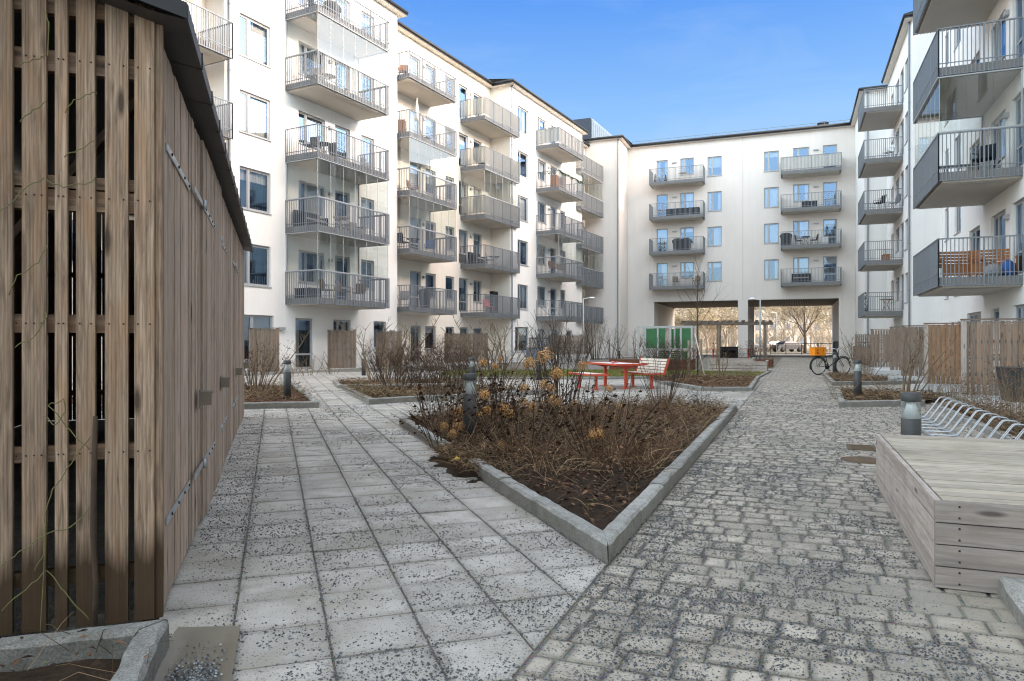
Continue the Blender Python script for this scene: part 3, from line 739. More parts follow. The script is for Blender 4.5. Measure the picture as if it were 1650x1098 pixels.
LAWN = [(-2.3, 23.6), (2.9, 23.6), g2(1042, 611), g2(1080, 608), g2(1224, 610), g2(1243, 599.5), (2.2, 31.5), (-3.0, 30.5)]
PLANTER = [(-1.34, 2.80), (-1.02, 1.75), (-3.4, 1.0), (-3.7, 2.0)]
beds = [BED_TRI, BED_A, BED_B, BED_C, BED_D, BED_E, BED_F, BED_G, BED_H, BED_I, LAWN]

mb = MB(); mb.quad((-60, -25, -.009), (60, -25, -.009), (60, 76.4, -.009), (-60, 76.4, -.009)); g = mb.build('ground', 'joint_sand'); tag(g, kind='structure')
mb = MB(); mb.quad((-900, 76.4, -.03), (900, 76.4, -.03), (900, 1500, -.03), (-900, 1500, -.03))
mb.quad((-900, -400, -.03), (-60, -400, -.03), (-60, 76.4, -.03), (-900, 76.4, -.03)); mb.quad((60, -400, -.03), (900, -400, -.03), (900, 76.4, -.03), (60, 76.4, -.03)); mb.quad((-60, -400, -.03), (60, -400, -.03), (60, -25, -.03), (-60, -25, -.03))
tag(mb.build('terrain', 'far_ground'), kind='structure')

def stone(mb, poly, gap, ch, z=0.0, tilt=.0025, lo=-.014):
    q = shrink(poly, gap)
    if len(q) < 3: return
    t = shrink(q, ch)
    if len(t) < 3 or len(t) != len(q): return
    cx = sum(p[0] for p in q) / len(q); cy = sum(p[1] for p in q) / len(q)
    ax, ay = rnd.uniform(-tilt, tilt) * 4, rnd.uniform(-tilt, tilt) * 4; dz = z + rnd.uniform(-tilt, tilt)
    Z = lambda p: dz + ax * (p[0] - cx) + ay * (p[1] - cy)
    # match vertices by nearest start
    n = len(q); k0 = min(range(n), key=lambda k: (t[k][0] - q[0][0]) ** 2 + (t[k][1] - q[0][1]) ** 2); t = t[k0:] + t[:k0]
    V = [(p[0], p[1], lo) for p in q] + [(p[0], p[1], Z(p) - ch * .75) for p in q] + [(p[0], p[1], Z(p)) for p in t]
    inn = [(cx + (p[0] - cx) * .76, cy + (p[1] - cy) * .70) for p in t]
    V += [(p[0], p[1], Z(p) + .0008) for p in inn]; G = [(1, 0, 0)] * (3 * n) + [(0, 0, 0)] * n
    F = [tuple(range(3 * n, 4 * n))] + [(2 * n + i, 2 * n + (i + 1) % n, 3 * n + (i + 1) % n, 3 * n + i) for i in range(n)] + [(i, (i + 1) % n, n + (i + 1) % n, n + i) for i in range(n)] + [(n + i, n + (i + 1) % n, 2 * n + (i + 1) % n, 2 * n + i) for i in range(n)]
    mb.add(V, F, 0, tn(.13), G)
def deep_in(polys, x, y, m=.35):
    return any(all(inside(p, x + a, y + b) for a, b in ((m, 0), (-m, 0), (0, m), (0, -m))) for p in polys)
# concrete slabs on the shed axis
mb = MB(); S = .376; shed_face = SHC.dot(n1)
o1 = Vector((-1.167, 3.0)); ou = o1.dot(d1); ow = -o1.dot(n1)
for i in range(-2, 92):
    for j in range(-22, 60):
        u0 = ou + (i - .1) * .366; w0 = ow + j * S
        c = d1 * (u0 + .18) - n1 * (w0 + .19)
        if c.y < 1.4 or c.y > 33 or c.dot(n2) < V_SEAM - .4 or c.y > 31 + c.x * .2: continue
        wv = FL.ey.xy.dot(c)
        if wv > 20.8 or deep_in(beds, c.x, c.y): continue
        if -c.dot(n1) < -shed_face - .5 and c.dot(d1) < SHC.dot(d1) + SHL: continue
        q = [tuple(d1 * a - n1 * b) for a, b in ((u0, w0), (u0, w0 + S), (u0 + .366, w0 + S), (u0 + .366, w0))]
        sd = [Vector(p).dot(n2) for p in q]
        if min(sd) < V_SEAM + .004:
            q = clip(q, tuple(n2 * (V_SEAM + .004)), tuple(n2))
            if len(q) < 3: continue
        stone(mb, q, .005, .0035, 0, .0022)
tag(mb.build('pavement', 'slab_stone'), kind='structure')
# tumbled pavers across the garden path
mb = MB(); u = 1.4; row = 0
while u < 64:
    hgt = .172 + .004 * math.sin(row * 1.7); v = V_SEAM; off = rnd.uniform(0, .28); first = True
    vend = -6.2 if u < 20 else -4.0 if u < 48 else -6
    while v > vend:
        w = rnd.choice([.13, .15, .17, .19, .20, .215]) * (1 if not first else rnd.uniform(.55, 1)); first = False
        c = d2 * (u + hgt / 2) + n2 * (v - w / 2)
        if not (c.y < 1.3 or deep_in(beds, c.x, c.y) or (u > 24 and v < -3.4)):
            j = lambda: rnd.uniform(-.004, .004)
            q = [tuple(d2 * (u + j()) + n2 * (v + j())), tuple(d2 * (u + j()) + n2 * (v - w + j())), tuple(d2 * (u + hgt + j()) + n2 * (v - w + j())), tuple(d2 * (u + hgt + j()) + n2 * (v + j()))]
            # clipped corners
            if u < 16:
                qq = []
                for k in range(4):
                    a, b, cc = Vector(q[k - 1]), Vector(q[k]), Vector(q[(k + 1) % 4]); r = rnd.uniform(.008, .020)
                    qq += [tuple(b + (a - b).normalized() * r), tuple(b + (cc - b).normalized() * r)]
                q = qq
            stone(mb, q, .0065, .0055, 0, .0028)
        v -= w
    u += hgt; row += 1
tag(mb.build('path', 'paver_stone'), kind='structure')

# dark strip of terrace concrete along the wings
mb = MB()
mb.prism([tuple(FL.w(xa - 8, 21.75).xy), tuple(FL.w(xd + 6, 20.3).xy), tuple(FL.w(xd + 6, 24.3).xy), tuple(FL.w(xa - 8, 24.3).xy)], -.014, .02)
mb.prism([tuple(P2(6, -3.36).xy), tuple(P2(6, -6.2).xy), tuple(P2(58, -6.2).xy), tuple(P2(58, -3.36).xy)], -.014, .03)
tag(mb.build('terrace_pavement', 'concrete_pale'), kind='structure')

def kerb(pts, w=.11, h=.115, name='kerb', hole=None, closed=False, side=1, shade=1.0):
    """granite kerb stones whose outer face runs along pts (outside is on the right of the walking direction times side)"""
    mb = MB(); pts = [Vector(p) for p in pts]; segs = list(zip(pts, pts[1:])) + ([(pts[-1], pts[0])] if closed else [])
    nrm = lambda p, q: Vector((-(q - p).y, (q - p).x)).normalized() * side
    for si, (a, b) in enumerate(segs):
        d = b - a; L = d.length; d.normalize(); n = nrm(a, b)
        mit = lambda m: (n + m) / max(.2, 1 + n.dot(m))
        n0 = mit(nrm(*segs[si - 1])) if si > 0 else n; n1_ = mit(nrm(*segs[si + 1])) if si < len(segs) - 1 else n
        s = 0.0
        while s < L - .02:
            l = min(rnd.uniform(.75, 1.15), L - s)
            if L - s - l < .3: l = L - s
            if not (hole and si == 0 and hole[0] < (a + d * (s + l / 2)).y < hole[1]):
                hh = h + rnd.uniform(-.006, .006); k = max(3, int(l / .09)); ring = []
                for i in range(k + 1):
                    t = s + .003 + (l - .006) * i / k; e = .004 if 0 < i < k else .0
                    jj = lambda q=.005: rnd.uniform(-q, q)
                    S_ = lambda o_, jz=0: a + d * max(max(0, n0.dot(d)) * o_ if si else -9, min(t, L + min(0, n1_.dot(d)) * o_ if si < len(segs) - 1 else 99)) + n * (o_ + jz)
                    base = a + d * t; ch = .012 + rnd.uniform(0, .008)
                    ring.append([(*S_(0, jj()), -.014), (*S_(0, jj()), hh - ch + jj(.003)), (*S_(ch, jj(.003)), hh + jj(.002)), (*S_(w - ch, jj(.003)), hh + jj(.002)), (*S_(w, jj(.004)), hh - ch), (*S_(w), -.014)])
                V = [p for r in ring for p in r]; m = 6
                F = [(i * m + j, (i + 1) * m + j, (i + 1) * m + j + 1, i * m + j + 1) for i in range(k) for j in range(m - 1)]
                F += [tuple(range(m - 1, -1, -1)), tuple(k * m + j for j in range(m))]
                if side < 0: F = [f[::-1] for f in F]
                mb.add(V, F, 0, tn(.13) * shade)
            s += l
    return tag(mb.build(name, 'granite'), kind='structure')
def soil(name, poly, mat, z=.055, amp=.03, res=.14, seed=0, hump=0):
    poly = shrink(poly, .04)
    xs = [p[0] for p in poly]; ys = [p[1] for p in poly]; mb = MB(); idx = {}; V = []; F = []
    nx = int((max(xs) - min(xs)) / res) + 2; ny = int((max(ys) - min(ys)) / res) + 2
    cen = (sum(xs) / len(xs), sum(ys) / len(ys))
    for i in range(nx):
        for j in range(ny):
            cell = [(min(xs) + a * res, min(ys) + b * res) for a, b in ((i, j), (i + 1, j), (i + 1, j + 1), (i, j + 1))]
            # clip the cell against the (convex-ish) bed outline
            ins = [inside(poly, *p) for p in cell]
            if not inside(poly, min(xs) + (i + .5) * res, min(ys) + (j + .5) * res): continue
            f = []
            for p in cell:
                if not inside(poly, *p):
                    c = Vector((min(xs) + (i + .5) * res, min(ys) + (j + .5) * res)); t = 1.0
                    for _ in range(6):
                        if inside(poly, *(c + (Vector(p) - c) * t)): break
                        t -= .16
                    p = tuple(c + (Vector(p) - c) * t) if inside(poly, *c) else p
                k = (round(p[0], 4), round(p[1], 4))
                if k not in idx:
                    idx[k] = len(V); q = Vector((p[0] * 3.1, p[1] * 3.1, seed))
                    V.append((p[0], p[1], z + amp * mnoise.fractal(q, .8, 2.1, 4) + hump * max(0, 1 - ((p[0] - cen[0]) ** 2 + (p[1] - cen[1]) ** 2) / 9)))
                f.append(idx[k])
            if len(set(f)) == 4: F.append(tuple(f))
    mb.add(V, F, 0, 1, None, True)
    return tag(mb.build(name, mat), kind='structure')
for k, (poly, mat, z) in enumerate(((BED_TRI, 'soil_dark', .075), (BED_A, 'soil_mulch', .07), (BED_B, 'soil_dark', .07), (BED_C, 'soil_dark', .07), (BED_D, 'soil_mulch', .09), (BED_E, 'soil_dark', .07),
                                    (BED_F, 'soil_dark', .07), (BED_G, 'soil_dark', .06), (BED_H, 'soil_mulch', .05), (BED_I, 'soil_dark', .05))):
    soil('planting_bed', poly, mat, z, .03, .085 if k == 0 else .2, k * 3.3, .05 if k == 0 else 0)
soil('lawn', LAWN, 'lawn_turf', .03, .015, .35, 40)
kerb([LE, TIP, RE], side=1, hole=(6.25, 7.8)); kerb([RE, (1.9, 12.95), (-.5, 12.1), LE], h=.075)
kerb([BED_A[4], BED_A[0], BED_A[1]]); kerb([(-9.2, 12.6), BED_A[4]]); kerb([BED_B[3], BED_B[0], BED_B[1]], side=1)
kerb([BED_C[3], BED_C[0], BED_C[1]]); kerb([BED_D[5], BED_D[0], BED_D[1], BED_D[2]]); kerb([LAWN[0], LAWN[1], LAWN[2], BED_D[5]], h=.08)
kerb([BED_E[3], BED_E[0], BED_E[1]]); kerb([BED_F[3], BED_F[0], BED_F[1]]); kerb([BED_G[0], BED_G[3]], side=-1, h=.09); kerb(BED_H[:3], h=.10); kerb(BED_I[:3], h=.10)
kerb([LAWN[4], LAWN[5]], h=.07)
# granite planter edge in the near left corner, and stone at the near right
mbk = kerb([PLANTER[3], PLANTER[0], PLANTER[1]], w=.10, h=.125, side=-1, shade=.62)  # lower tone paints the corner's shadow into these stones
soil('planting_bed', PLANTER, 'soil_dark', .04, .03, .1, 71)
kerb([tuple(P2(4.02, -.90).xy), tuple(P2(2.0, -.84).xy)], w=.12, h=.09, side=1)
# soil slumped over the gap in the kerb
mb = MB(); V = []; F = []
gs = TIP + (LE - TIP).normalized() * 2.35; ge = TIP + (LE - TIP).normalized() * 4.15; gd = (ge - gs).normalized(); gn = Vector((-gd.y, gd.x))
if gn.x > 0: gn = -gn
NI, NJ = 26, 14
for i in range(NI + 1):
    for j in range(NJ + 1):
        s = i / NI; t = j / NJ; p = gs + gd * (s * (ge - gs).length) + gn * (-.32 + .66 * t)
        f = math.sin(math.pi * s) ** .6 * (1 - t) ** .9
        z = .17 * f + .05 * mnoise.fractal(Vector((p.x * 5, p.y * 5, 3)), .7, 2.1, 5) - .042 - (.06 if t > .97 or s in (0, 1) else 0)
        V.append((p.x, p.y, z + .004))
F = [(i * (NJ + 1) + j, (i + 1) * (NJ + 1) + j, (i + 1) * (NJ + 1) + j + 1, i * (NJ + 1) + j + 1) for i in range(NI) for j in range(NJ)]
mb.add(V, F, 0, 1, None, True); tag(mb.build('spilled_soil', 'soil_dark'), 'dark soil and roots slumped through the gap in the granite kerb', 'soil', kind='stuff')

# ------------------------------------------------------------------ grit
def grit():
    rs = np.random.RandomState(4); pts = []; cand = 400000
    Y = 1.9 + (rs.rand(cand) ** 1.7) * 16.5; X = (rs.rand(cand) * 1.5 - .72) * Y
    boxp = [tuple(P2(4.05, -.73).xy), tuple(P2(7.0, -.73).xy), tuple(P2(6.2, -3.6).xy), tuple(P2(3.3, -3.6).xy)]
    solid = beds + [boxp, PLANTER]
    for x, y, r in zip(X, Y, rs.rand(cand)):
        s2 = x * n2.x + y * n2.y
        big = mnoise.fractal(Vector((x * .8, y * .8, 5)), .9, 2.0, 3); sm = mnoise.noise(Vector((x * 4.2, y * 4.2, 1))); sx = mnoise.noise(Vector((x * 11, y * 11, 9)))
        path = s2 < V_SEAM
        d = (.30 if path else .19) + .80 * big + .28 * sm + .22 * sx
        e = abs(s2 - V_SEAM + .14)
        if path and e < .22 and y > 3.9 and y < 12.7: d += .75 * (1 - e / .22)
        ds = -(x * n1.x + y * n1.y) + shed_face
        if 0 < ds < .35 and y < 12: d += .28
        if not path:
            jx = ((-(x * n1.x + y * n1.y) - ow) / S) % 1.0; jy = (((x * d1.x + y * d1.y) - ou) / .366 + .1) % 1.0
            if min(jx, 1 - jx) < .035: d += .30
            if min(jy, 1 - jy) < .03: d += .12
        if path and s2 < V_SEAM - 1.1 and y < 4.6: d += .10
        if r > d or x < -9: continue
        if ds < 0.02 and (x * d1.x + y * d1.y) < SHC.dot(d1) + SHL + .1: continue
        if any(inside(p, x, y) for p in solid): continue
        pts.append((x, y))
    rc = random.Random(31)
    for _ in range(46):
        cx_, cy_ = rc.uniform(-.2, 2.6), rc.uniform(2.4, 7.5); sg = rc.uniform(.08, .26); sk = rc.uniform(-.4, .4)
        for _ in range(int(900 * sg / .2 * rc.uniform(.3, 1))):
            a_, b_ = rc.gauss(0, sg * 1.7), rc.gauss(0, sg * .7); x, y = cx_ + a_, cy_ + b_ + sk * a_
            if x * n2.x + y * n2.y > V_SEAM - .02 or any(inside(p, x, y) for p in solid): continue
            pts.append((x, y))
    pts = np.array(pts); n = len(pts)
    sz = (.0022 + .0040 * rs.rand(n) ** 2.0) * (1 + np.clip((pts[:, 1] - 4) * .07, 0, .8))
    base = np.array([(1, 0, 0), (0, 1, 0), (-1, 0, 0), (0, -1, 0), (.1, .1, .8), (0, 0, -.6)], float)
    ang = rs.rand(n) * 6.28; el = .7 + .8 * rs.rand(n)
    V = base[None] * (1 + .35 * (rs.rand(n, 6, 3) - .5)); V[:, :, 0] *= el[:, None]
    c, s = np.cos(ang)[:, None], np.sin(ang)[:, None]
    W = np.stack([V[:, :, 0] * c - V[:, :, 1] * s, V[:, :, 0] * s + V[:, :, 1] * c, V[:, :, 2]], 2) * sz[:, None, None]
    W[:, :, 0] += pts[:, 0:1]; W[:, :, 1] += pts[:, 1:2]; W[:, :, 2] += sz[:, None] * .45 + .001
    fb = np.array([(0, 1, 4), (1, 2, 4), (2, 3, 4), (3, 0, 4), (1, 0, 5), (2, 1, 5), (3, 2, 5), (0, 3, 5)])
    Fc = (fb[None] + (np.arange(n) * 6)[:, None, None]).reshape(-1)
    me = bpy.data.meshes.new('grit'); me.vertices.add(n * 6); me.vertices.foreach_set('co', W.reshape(-1))
    me.loops.add(len(Fc)); me.loops.foreach_set('vertex_index', Fc.astype(np.int32)); me.polygons.add(n * 8)
    me.polygons.foreach_set('loop_start', (np.arange(n * 8) * 3).astype(np.int32)); me.update(calc_edges=True)
    t = np.repeat(np.where(rs.rand(n) < .22, .9 + 1.5 * rs.rand(n), .30 + .75 * rs.rand(n)), 6)
    a = me.attributes.new('tone', 'FLOAT', 'POINT'); a.data.foreach_set('value', t.astype(np.float32))
    me.materials.append(M['grit_stone']); tag(link('gravel', me), 'dark grey winter grit scattered over slabs and pavers', 'grit', kind='stuff')
    print('grit chips', n)
grit()

# ------------------------------------------------------------------ shed
SF = Frame(math.atan2(.3145, .949))          # local x: along the slatted front to the right, y: into the shed
SO = Vector((SHC.x, SHC.y, 0))
shed = thing('bicycle_shed', 'weathered timber shed with slatted front and plank doors under a dark metal roof', 'shed', SO, SF.a)
y0s = SO.dot(SF.ey); x0s = SO.dot(SF.ex)
sx = lambda px: SF.x(px, y0s) - x0s
ztop0, ztop1 = 2.56, 2.74
mb = MB()
def slat(a, b, y=0.0, z0=.03, z1=2.9, dy=.024): mb.box((a, y - dy + rnd.uniform(-.003, .003), z0), (b, y, z1), 0, tn(.20), None, 2)
for p0, p1 in ((38, 77), (91, 111), (125, 155.5), (171, 208), (218, 250)):
    slat(sx(p0), sx(p1))
xx = sx(23)
while xx > -3.0:
    w = rnd.choice([.095, .055, .08, .1]); slat(xx - w, xx); xx -= w + rnd.uniform(.03, .045)
slat(sx(250.6), sx(263) + .0, .012)
mb.build('slatted_front', 'shed_wood', shed)
# nail heads
nh = MB()
for p in (30, 45, 58, 70, 97, 105, 131, 149, 178, 201, 224, 243):
    for z in (2.36, 1.80, 1.28, .745):
        nh.lathe([(.0035, 0), (.0035, .002)], 6, 0, 1, (0, 0, 0)); k = 12
        nh.v[-k:] = [(sx(p) + v[0], -.0255 + v[2] * -1, z + v[1]) for v in nh.v[-k:]]
nh.build('nail_heads', 'rubber', shed)
mb = MB()
for z, h, c in ((2.60, .09, 0), (2.36, .085, 0), (1.865, .05, 1), (1.79, .085, 0), (1.28, .075, 0), (.745, .065, 0), (.235, .06, 0)):
    mb.box((-3.0, .004, z - h / 2), (-.035, .045, z + h / 2), 0, tn(.1) * (.95 if c == 0 else .8), None, 0)
mb.box((-.075, .05, 0), (-.012, .12, 2.6), 0, .8, None, 2); mb.box((-1.55, .05, 0), (-1.48, .12, 2.6), 0, .7, None, 2)
mb.bar((-.9, .09, 1.2), (-.10, .09, 2.25), .07, .03, 0, .45)
mb.build('batten', 'shed_wood', shed)
# side wall of planks with doors; local y runs along the wall
def planks(mb, ya, yb_, x=0.0, z0=.035, dz=0.0, w=.122, t=.022):
    y = ya; i = 0
    while y < yb_ - .02:
        ww = min(w, yb_ - y); f = y / SHL; zt = 2.50 + (ztop1 - ztop0) * f
        mb.box((x - t, y + .0035, z0 + rnd.uniform(-.004, .004)), (x + rnd.uniform(-.004, .004), y + ww - .0035, zt), 0, tn(.20), None, 2)
        y += ww; i += 1
edges = [.10, 1.72, 3.55, 6.05, 8.45, SHL]
mb = MB(); mb.box((-.03, 0.0, .03), (.001, .03, 2.55), 0, 1.25, None, 2); mb.box((-.03, .034, .03), (-.012, .095, 2.5), 0, .55, None, 2); mb.build('corner_post', 'door_wood', shed)
for i, (a, b) in enumerate(zip(edges, edges[1:])):
    last = i == len(edges) - 2
    bk_ = MB(); bk_.box((-.05, a + .006, .03), (-.028, b - .04, 2.5)); bk_.build('backing', 'interior_dark', shed)
    dr = MB(); planks(dr, a + .004, b - .035, 0 if i != 1 else .018); do = dr.build('door' if not last else 'side_cladding', 'door_wood', shed)
    if last: continue
    for z in (2.08, .40):
        hz = z + (.10 * a / SHL); hm = MB(); xo = .002 + (.018 if i == 1 else 0)
        y0h = a + .05 if i == 0 else a - .02
        hm.box((xo, y0h, hz - .017), (xo + .006, y0h + .92, hz + .017))
        if i: hm.box((xo, y0h - .55, hz - .017), (xo + .006, y0h - .06, hz + .017)); hm.tube([(xo + .012, y0h - .03, hz - .03), (xo + .012, y0h - .03, hz + .03)], .013, 8)
        for q in (.15, .4, .65, .86): hm.lathe([(.008, 0), (.008, .004), (.004, .006)], 8, 1, 1, (0, 0, 0)); hm.v[-24:] = [(xo + .006 + v[2], y0h + q + v[0], hz + v[1]) for v in hm.v[-24:]]
        hm.build('hinge', ['galvanized', 'cloth_black'], do)
    lk = MB(); yl = b - .24 if i == 0 else b - .20; z = .86
    lk.box((.022, yl - .065, z - .065), (.030, yl + .065, z + .05)); lk.box((.03, yl - .055, z + .028), (.10, yl + .055, z + .040)); lk.box((.03, yl - .055, z - .045), (.094, yl - .045, z + .028)); lk.box((.03, yl - .03, z - .04), (.07, yl + .03, z + .02), 1)
    lk.build('lock_box', ['lock_steel', 'bath_rust'], do)
# closed sides, floor, far end with light gaps
mb = MB()
mb.box((-3.05, .3, .02), (-3.0, SHL, 3.4), 0, .5, None, 2)
y = -3.0
while y < -.05:
    mb.box((y, SHL - .03, .02), (y + .085, SHL, 2.70 - .25 * y), 0, .8, None, 2); y += .100 if rnd.random() < .8 else .13
for z in (.4, 1.3, 2.2): mb.box((-3, SHL - .08, z), (-.05, SHL - .035, z + .08), 0, .7)
mb.build('back_wall', 'shed_wood', shed)
mb = MB(); mb.box((-3.0, .2, -.01), (-.03, SHL - .05, .012)); mb.build('floor_slab', 'joint_sand', shed)
# roof: mono pitch falling towards the path, soffit panels and an upstand edge
mb = MB(); oh = .112; fo = -.15
def rz_(y): return ztop0 + (ztop1 - ztop0) * y / SHL
NP = 16; ys = [fo + (SHL + .2 - fo) * i / NP for i in range(NP + 1)]
for a, b in zip(ys, ys[1:]):
    za, zb = rz_(a), rz_(b); g_ = .012
    mb.add([(-.02, a, za - .0), (oh, a, za - .02), (oh, b - g_, zb - .02), (-.02, b - g_, zb)], [(0, 1, 2, 3)], 1)
    mb.add([(oh, a + .0, za - .022), (oh + .012, a, za - .022), (oh + .012, b - g_, zb - .022), (oh, b - g_, zb - .022), (oh, a, za + .045), (oh + .012, a, za + .045), (oh + .012, b - g_, zb + .045), (oh, b - g_, zb + .045)],
           [(0, 1, 5, 4), (1, 2, 6, 5), (2, 3, 7, 6), (3, 0, 4, 7), (4, 5, 6, 7), (0, 3, 2, 1)], 1)
    mb.box((oh - .004, b - .012, zb - .026), (oh + .018, b - .002, zb + .055), 0)
    s = .28
    mb.add([(oh + .004, a, za + .045), (-3.2, a, za + .045 + s * 3.3), (-3.2, b, zb + .045 + s * 3.3), (oh + .004, b, zb + .045)], [(0, 1, 2, 3)], 0)
    mb.bar((oh, b, zb + .055), (-3.2, b, zb + .055 + s * 3.3), .02, .035, 0)
mb.add([(-.02, fo, rz_(fo)), (-.02, SHL + .2, rz_(SHL + .2)), (-3.2, SHL + .2, rz_(SHL + .2) + .9), (-3.2, fo, rz_(fo) + .9)], [(0, 1, 2, 3)], 1)
mb.build('roof', ['roof_metal', 'roof_soffit'], shed)
mb = MB(); za = rz_(fo)
mb.add([(oh + .01, fo - .012, za - .02), (oh + .01, fo - .012, za + .045), (-3.2, fo - .012, za + .045 + .28 * 3.3), (-3.2, fo - .012, za - .03 + .28 * 3.3)], [(0, 1, 2, 3)], 0)
mb.add([(oh + .01, fo - .012, za - .02), (oh + .01, fo + .02, za - .02), (-3.2, fo + .02, za - .03 + .28 * 3.3), (-3.2, fo - .012, za - .03 + .28 * 3.3)], [(0, 1, 2, 3)], 0)
mb.build('barge_board', 'roof_metal', shed)
# ------------------------------------------------------------------ courtyard things
def on(px, py): return gp(px, py)
# timber platform bench in the right foreground
bx0 = Vector((2.08, 3.53, 0))
bench = thing('platform_bench', 'wide low platform bench of pale weathered boards at the right edge of the path', 'bench', bx0, math.atan2(D2.y, D2.x))
BL, BW, BH = 2.72, 2.3, .437                   # local x along the path, y to the left (so the box extends to -y)
mb = MB(); bh = .1065
for i in range(4):
    z0 = .008 + i * bh; mb.box((-.0 + .0, -.028, z0), (BL, 0, z0 + bh - .006), 0, tn(.06) + .02, None, 0)
mb.build('side_board', 'box_wood', bench)
mb = MB()
for i in range(4):
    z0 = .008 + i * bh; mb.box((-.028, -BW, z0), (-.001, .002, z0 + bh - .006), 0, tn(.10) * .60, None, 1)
mb.build('front_board', 'box_wood', bench)
mb = MB(); mb.box((BL, -BW, .01), (BL + .026, 0, .43)); mb.build('back_board', 'box_wood', bench)
mb = MB(); mb.box((.01, -BW, .0), (BL - .01, -.035, .39)); mb.build('frame', 'interior_dark', bench)
mb = MB(); x = .002; k = 0
while x < BL - .02:
    w_ = .118; mb.box((x, -BW, .402), (min(x + w_ - .008, BL), -.036, BH - .006 + rnd.uniform(-.002, .002)), 0, tn(.15), None, 1); x += w_
mb.build('top_deck', 'deck_wood', bench)
sc_ = MB()
for y in (-.10, -.75, -1.4):
    for i in range(4):
        for dz in (.025, .08):
            sc_.lathe([(.005, 0), (.005, .002)], 8); kk = 16; zz = .008 + i * bh + dz
            sc_.v[-kk:] = [(-.0285 - v[2], y + v[0], zz + v[1]) for v in sc_.v[-kk:]]
sc_.build('screws', 'rubber', bench)

# bollard lights
def bollard(label, pos, h, r=.077, turn=0, first=[None], big=False):
    if big or first[0] is None:
        t = thing('bollard_light', label, 'bollard light', pos, turn, 'garden bollard lights')
        n = 28
        mb = MB(); mb.lathe([(r, -.02), (r, h - .235), (r - .004, h - .231), (r * .6, h - .231)], n); mb.build('post', 'bollard_grey', t)
        mb = MB(); mb.lathe([(r * .97, h - .231), (r * .50, h - .118), (r * .50, h - .07)], n); mb.build('reflector_cone', 'reflector_white', t)
        mb = MB(); mb.lathe([(r, h - .075), (r + .002, h - .07), (r + .002, h - .004), (r - .004, h), (0.001, h)], n); mb.build('cap', 'bollard_grey', t)
        gm = MB(); V = []
        for z in (h - .231, h - .075): V += [((r - .003) * math.cos(2 * math.pi * j / n), (r - .003) * math.sin(2 * math.pi * j / n), z) for j in range(n)]
        gm.add(V, [(j, (j + 1) % n, n + (j + 1) % n, n + j) for j in range(n)], 0, 1, None, True); gm.build('lens', 'balcony_glass', t)
        if not big: first[0] = t
        return t
    return copy_tree(first[0], pos, turn, label)
B_ = lambda px, Y: Vector(((px - CX) / FPX * Y, Y, .02))
bollard('bollard light at the edge of the dry hydrangea bed, tall beside brown flower heads', B_(757, 8.2), .83)
bollard('bollard light in the small green bed beside the timber shed', B_(463, 14.5), .86)
bollard('bollard light standing in the bed beyond the bicycle rack', B_(1382, 14.9), .83)
bollard('bollard light with only its head showing behind the platform bench', B_(1468, 6.55), .725, .083, 0, [None], True)
bollard('bollard light in front of the low slatted terrace fence by the left block', B_(586, 26.5), .86)
bollard('bollard light at the edge of the lawn behind the tallest dry flower head', B_(868, 23.3), .86)
bollard('bollard light almost hidden directly behind the bollard of the hydrangea bed', B_(760.5, 17.6), .84)
bollard('bollard light between the wheels of the parked bicycle', B_(1345, 27.9), .74)
bollard('distant bollard light beside the downpipe in the far left corner of the court', B_(998, 55), .80)

# red picnic set
ax = math.atan2(.949, -.3145)                # the set's long axis
def place(o, p): o.location = p
tb = thing('picnic_table', 'red steel table with a pale top on the light paving', 'table', (2.80, 19.45, 0), ax)
mb = MB(); mb.prism([(-.95, -.42), (.95, -.42), (.95, .42), (-.95, .42)], .635, .655); mb.build('table_top', 'table_white', tb)
mb = MB()
for a, b in (((-.97, -.44), (.97, -.44)), ((.97, -.44), (.97, .44)), ((.97, .44), (-.97, .44)), ((-.97, .44), (-.97, -.44))): mb.bar((*a, .640), (*b, .640), .022, .045)
for x in (-.62, .62): mb.prism([(x - .06, -.40), (x + .06, -.40), (x + .06, .40), (x - .06, .40)], [.60] * 4, .634)
for s in (-1, 1): mb.add([(s * .66, -.36, .61), (s * .66, .36, .61), (s * .66, 0, .53), (s * .70, -.36, .61), (s * .70, .36, .61), (s * .70, 0, .53)], [(0, 1, 2), (5, 4, 3), (0, 2, 5, 3), (1, 4, 5, 2), (0, 3, 4, 1)])
mb.build('table_frame', 'red_paint', tb)
for x in (-.62, .62):
    mb = MB(); mb.box((x - .035, -.035, .012), (x + .035, .035, .6)); mb.prism([(x - .12, -.12), (x + .12, -.12), (x + .12, .12), (x - .12, .12)], 0, .012); mb.build('leg', 'red_paint', tb)
def slab_bench(name, label, pos, back):
    t = thing(name, label, 'bench', pos, ax); mb = MB(); fr = MB()
    for i in range(5):
        y = -.19 + i * .092; mb.box((-.72, y - .038, .385), (.72, y + .038, .41), 0, tn(.08), None, 0)
    for s in (-1, 1): fr.bar((s * .735, -.24, .392), (s * .735, .24, .392), .02, .05)
    for y in (-.245, .245): fr.bar((-.74, y, .392), (.74, y, .392), .02, .045)
    if back:
        sgn = -1
        for i in range(5):
            z = .45 + i * .075; y = sgn * (.25 + i * .028); mb.box((-.72, y - .012, z - .03), (.72, y + .012, z + .03), 0, tn(.08), None, 0)
        for s in (-1, 1): fr.bar((s * .735, sgn * .235, .38), (s * .735, sgn * .385, .80), .025, .06)
    mb.build('seat_slats', 'slat_pale', t); fr.build('bench_frame', 'red_paint', t)
    for s in (-.52, .52):
        lm = MB(); lm.box((s - .03, -.03, .01), (s + .03, .03, .37)); lm.prism([(s - .09, -.09), (s + .09, -.09), (s + .09, .09), (s - .09, .09)], 0, .01); lm.bar((s, -.22, .375), (s, .22, .375), .05, .02); lm.build('leg', 'red_paint', t)
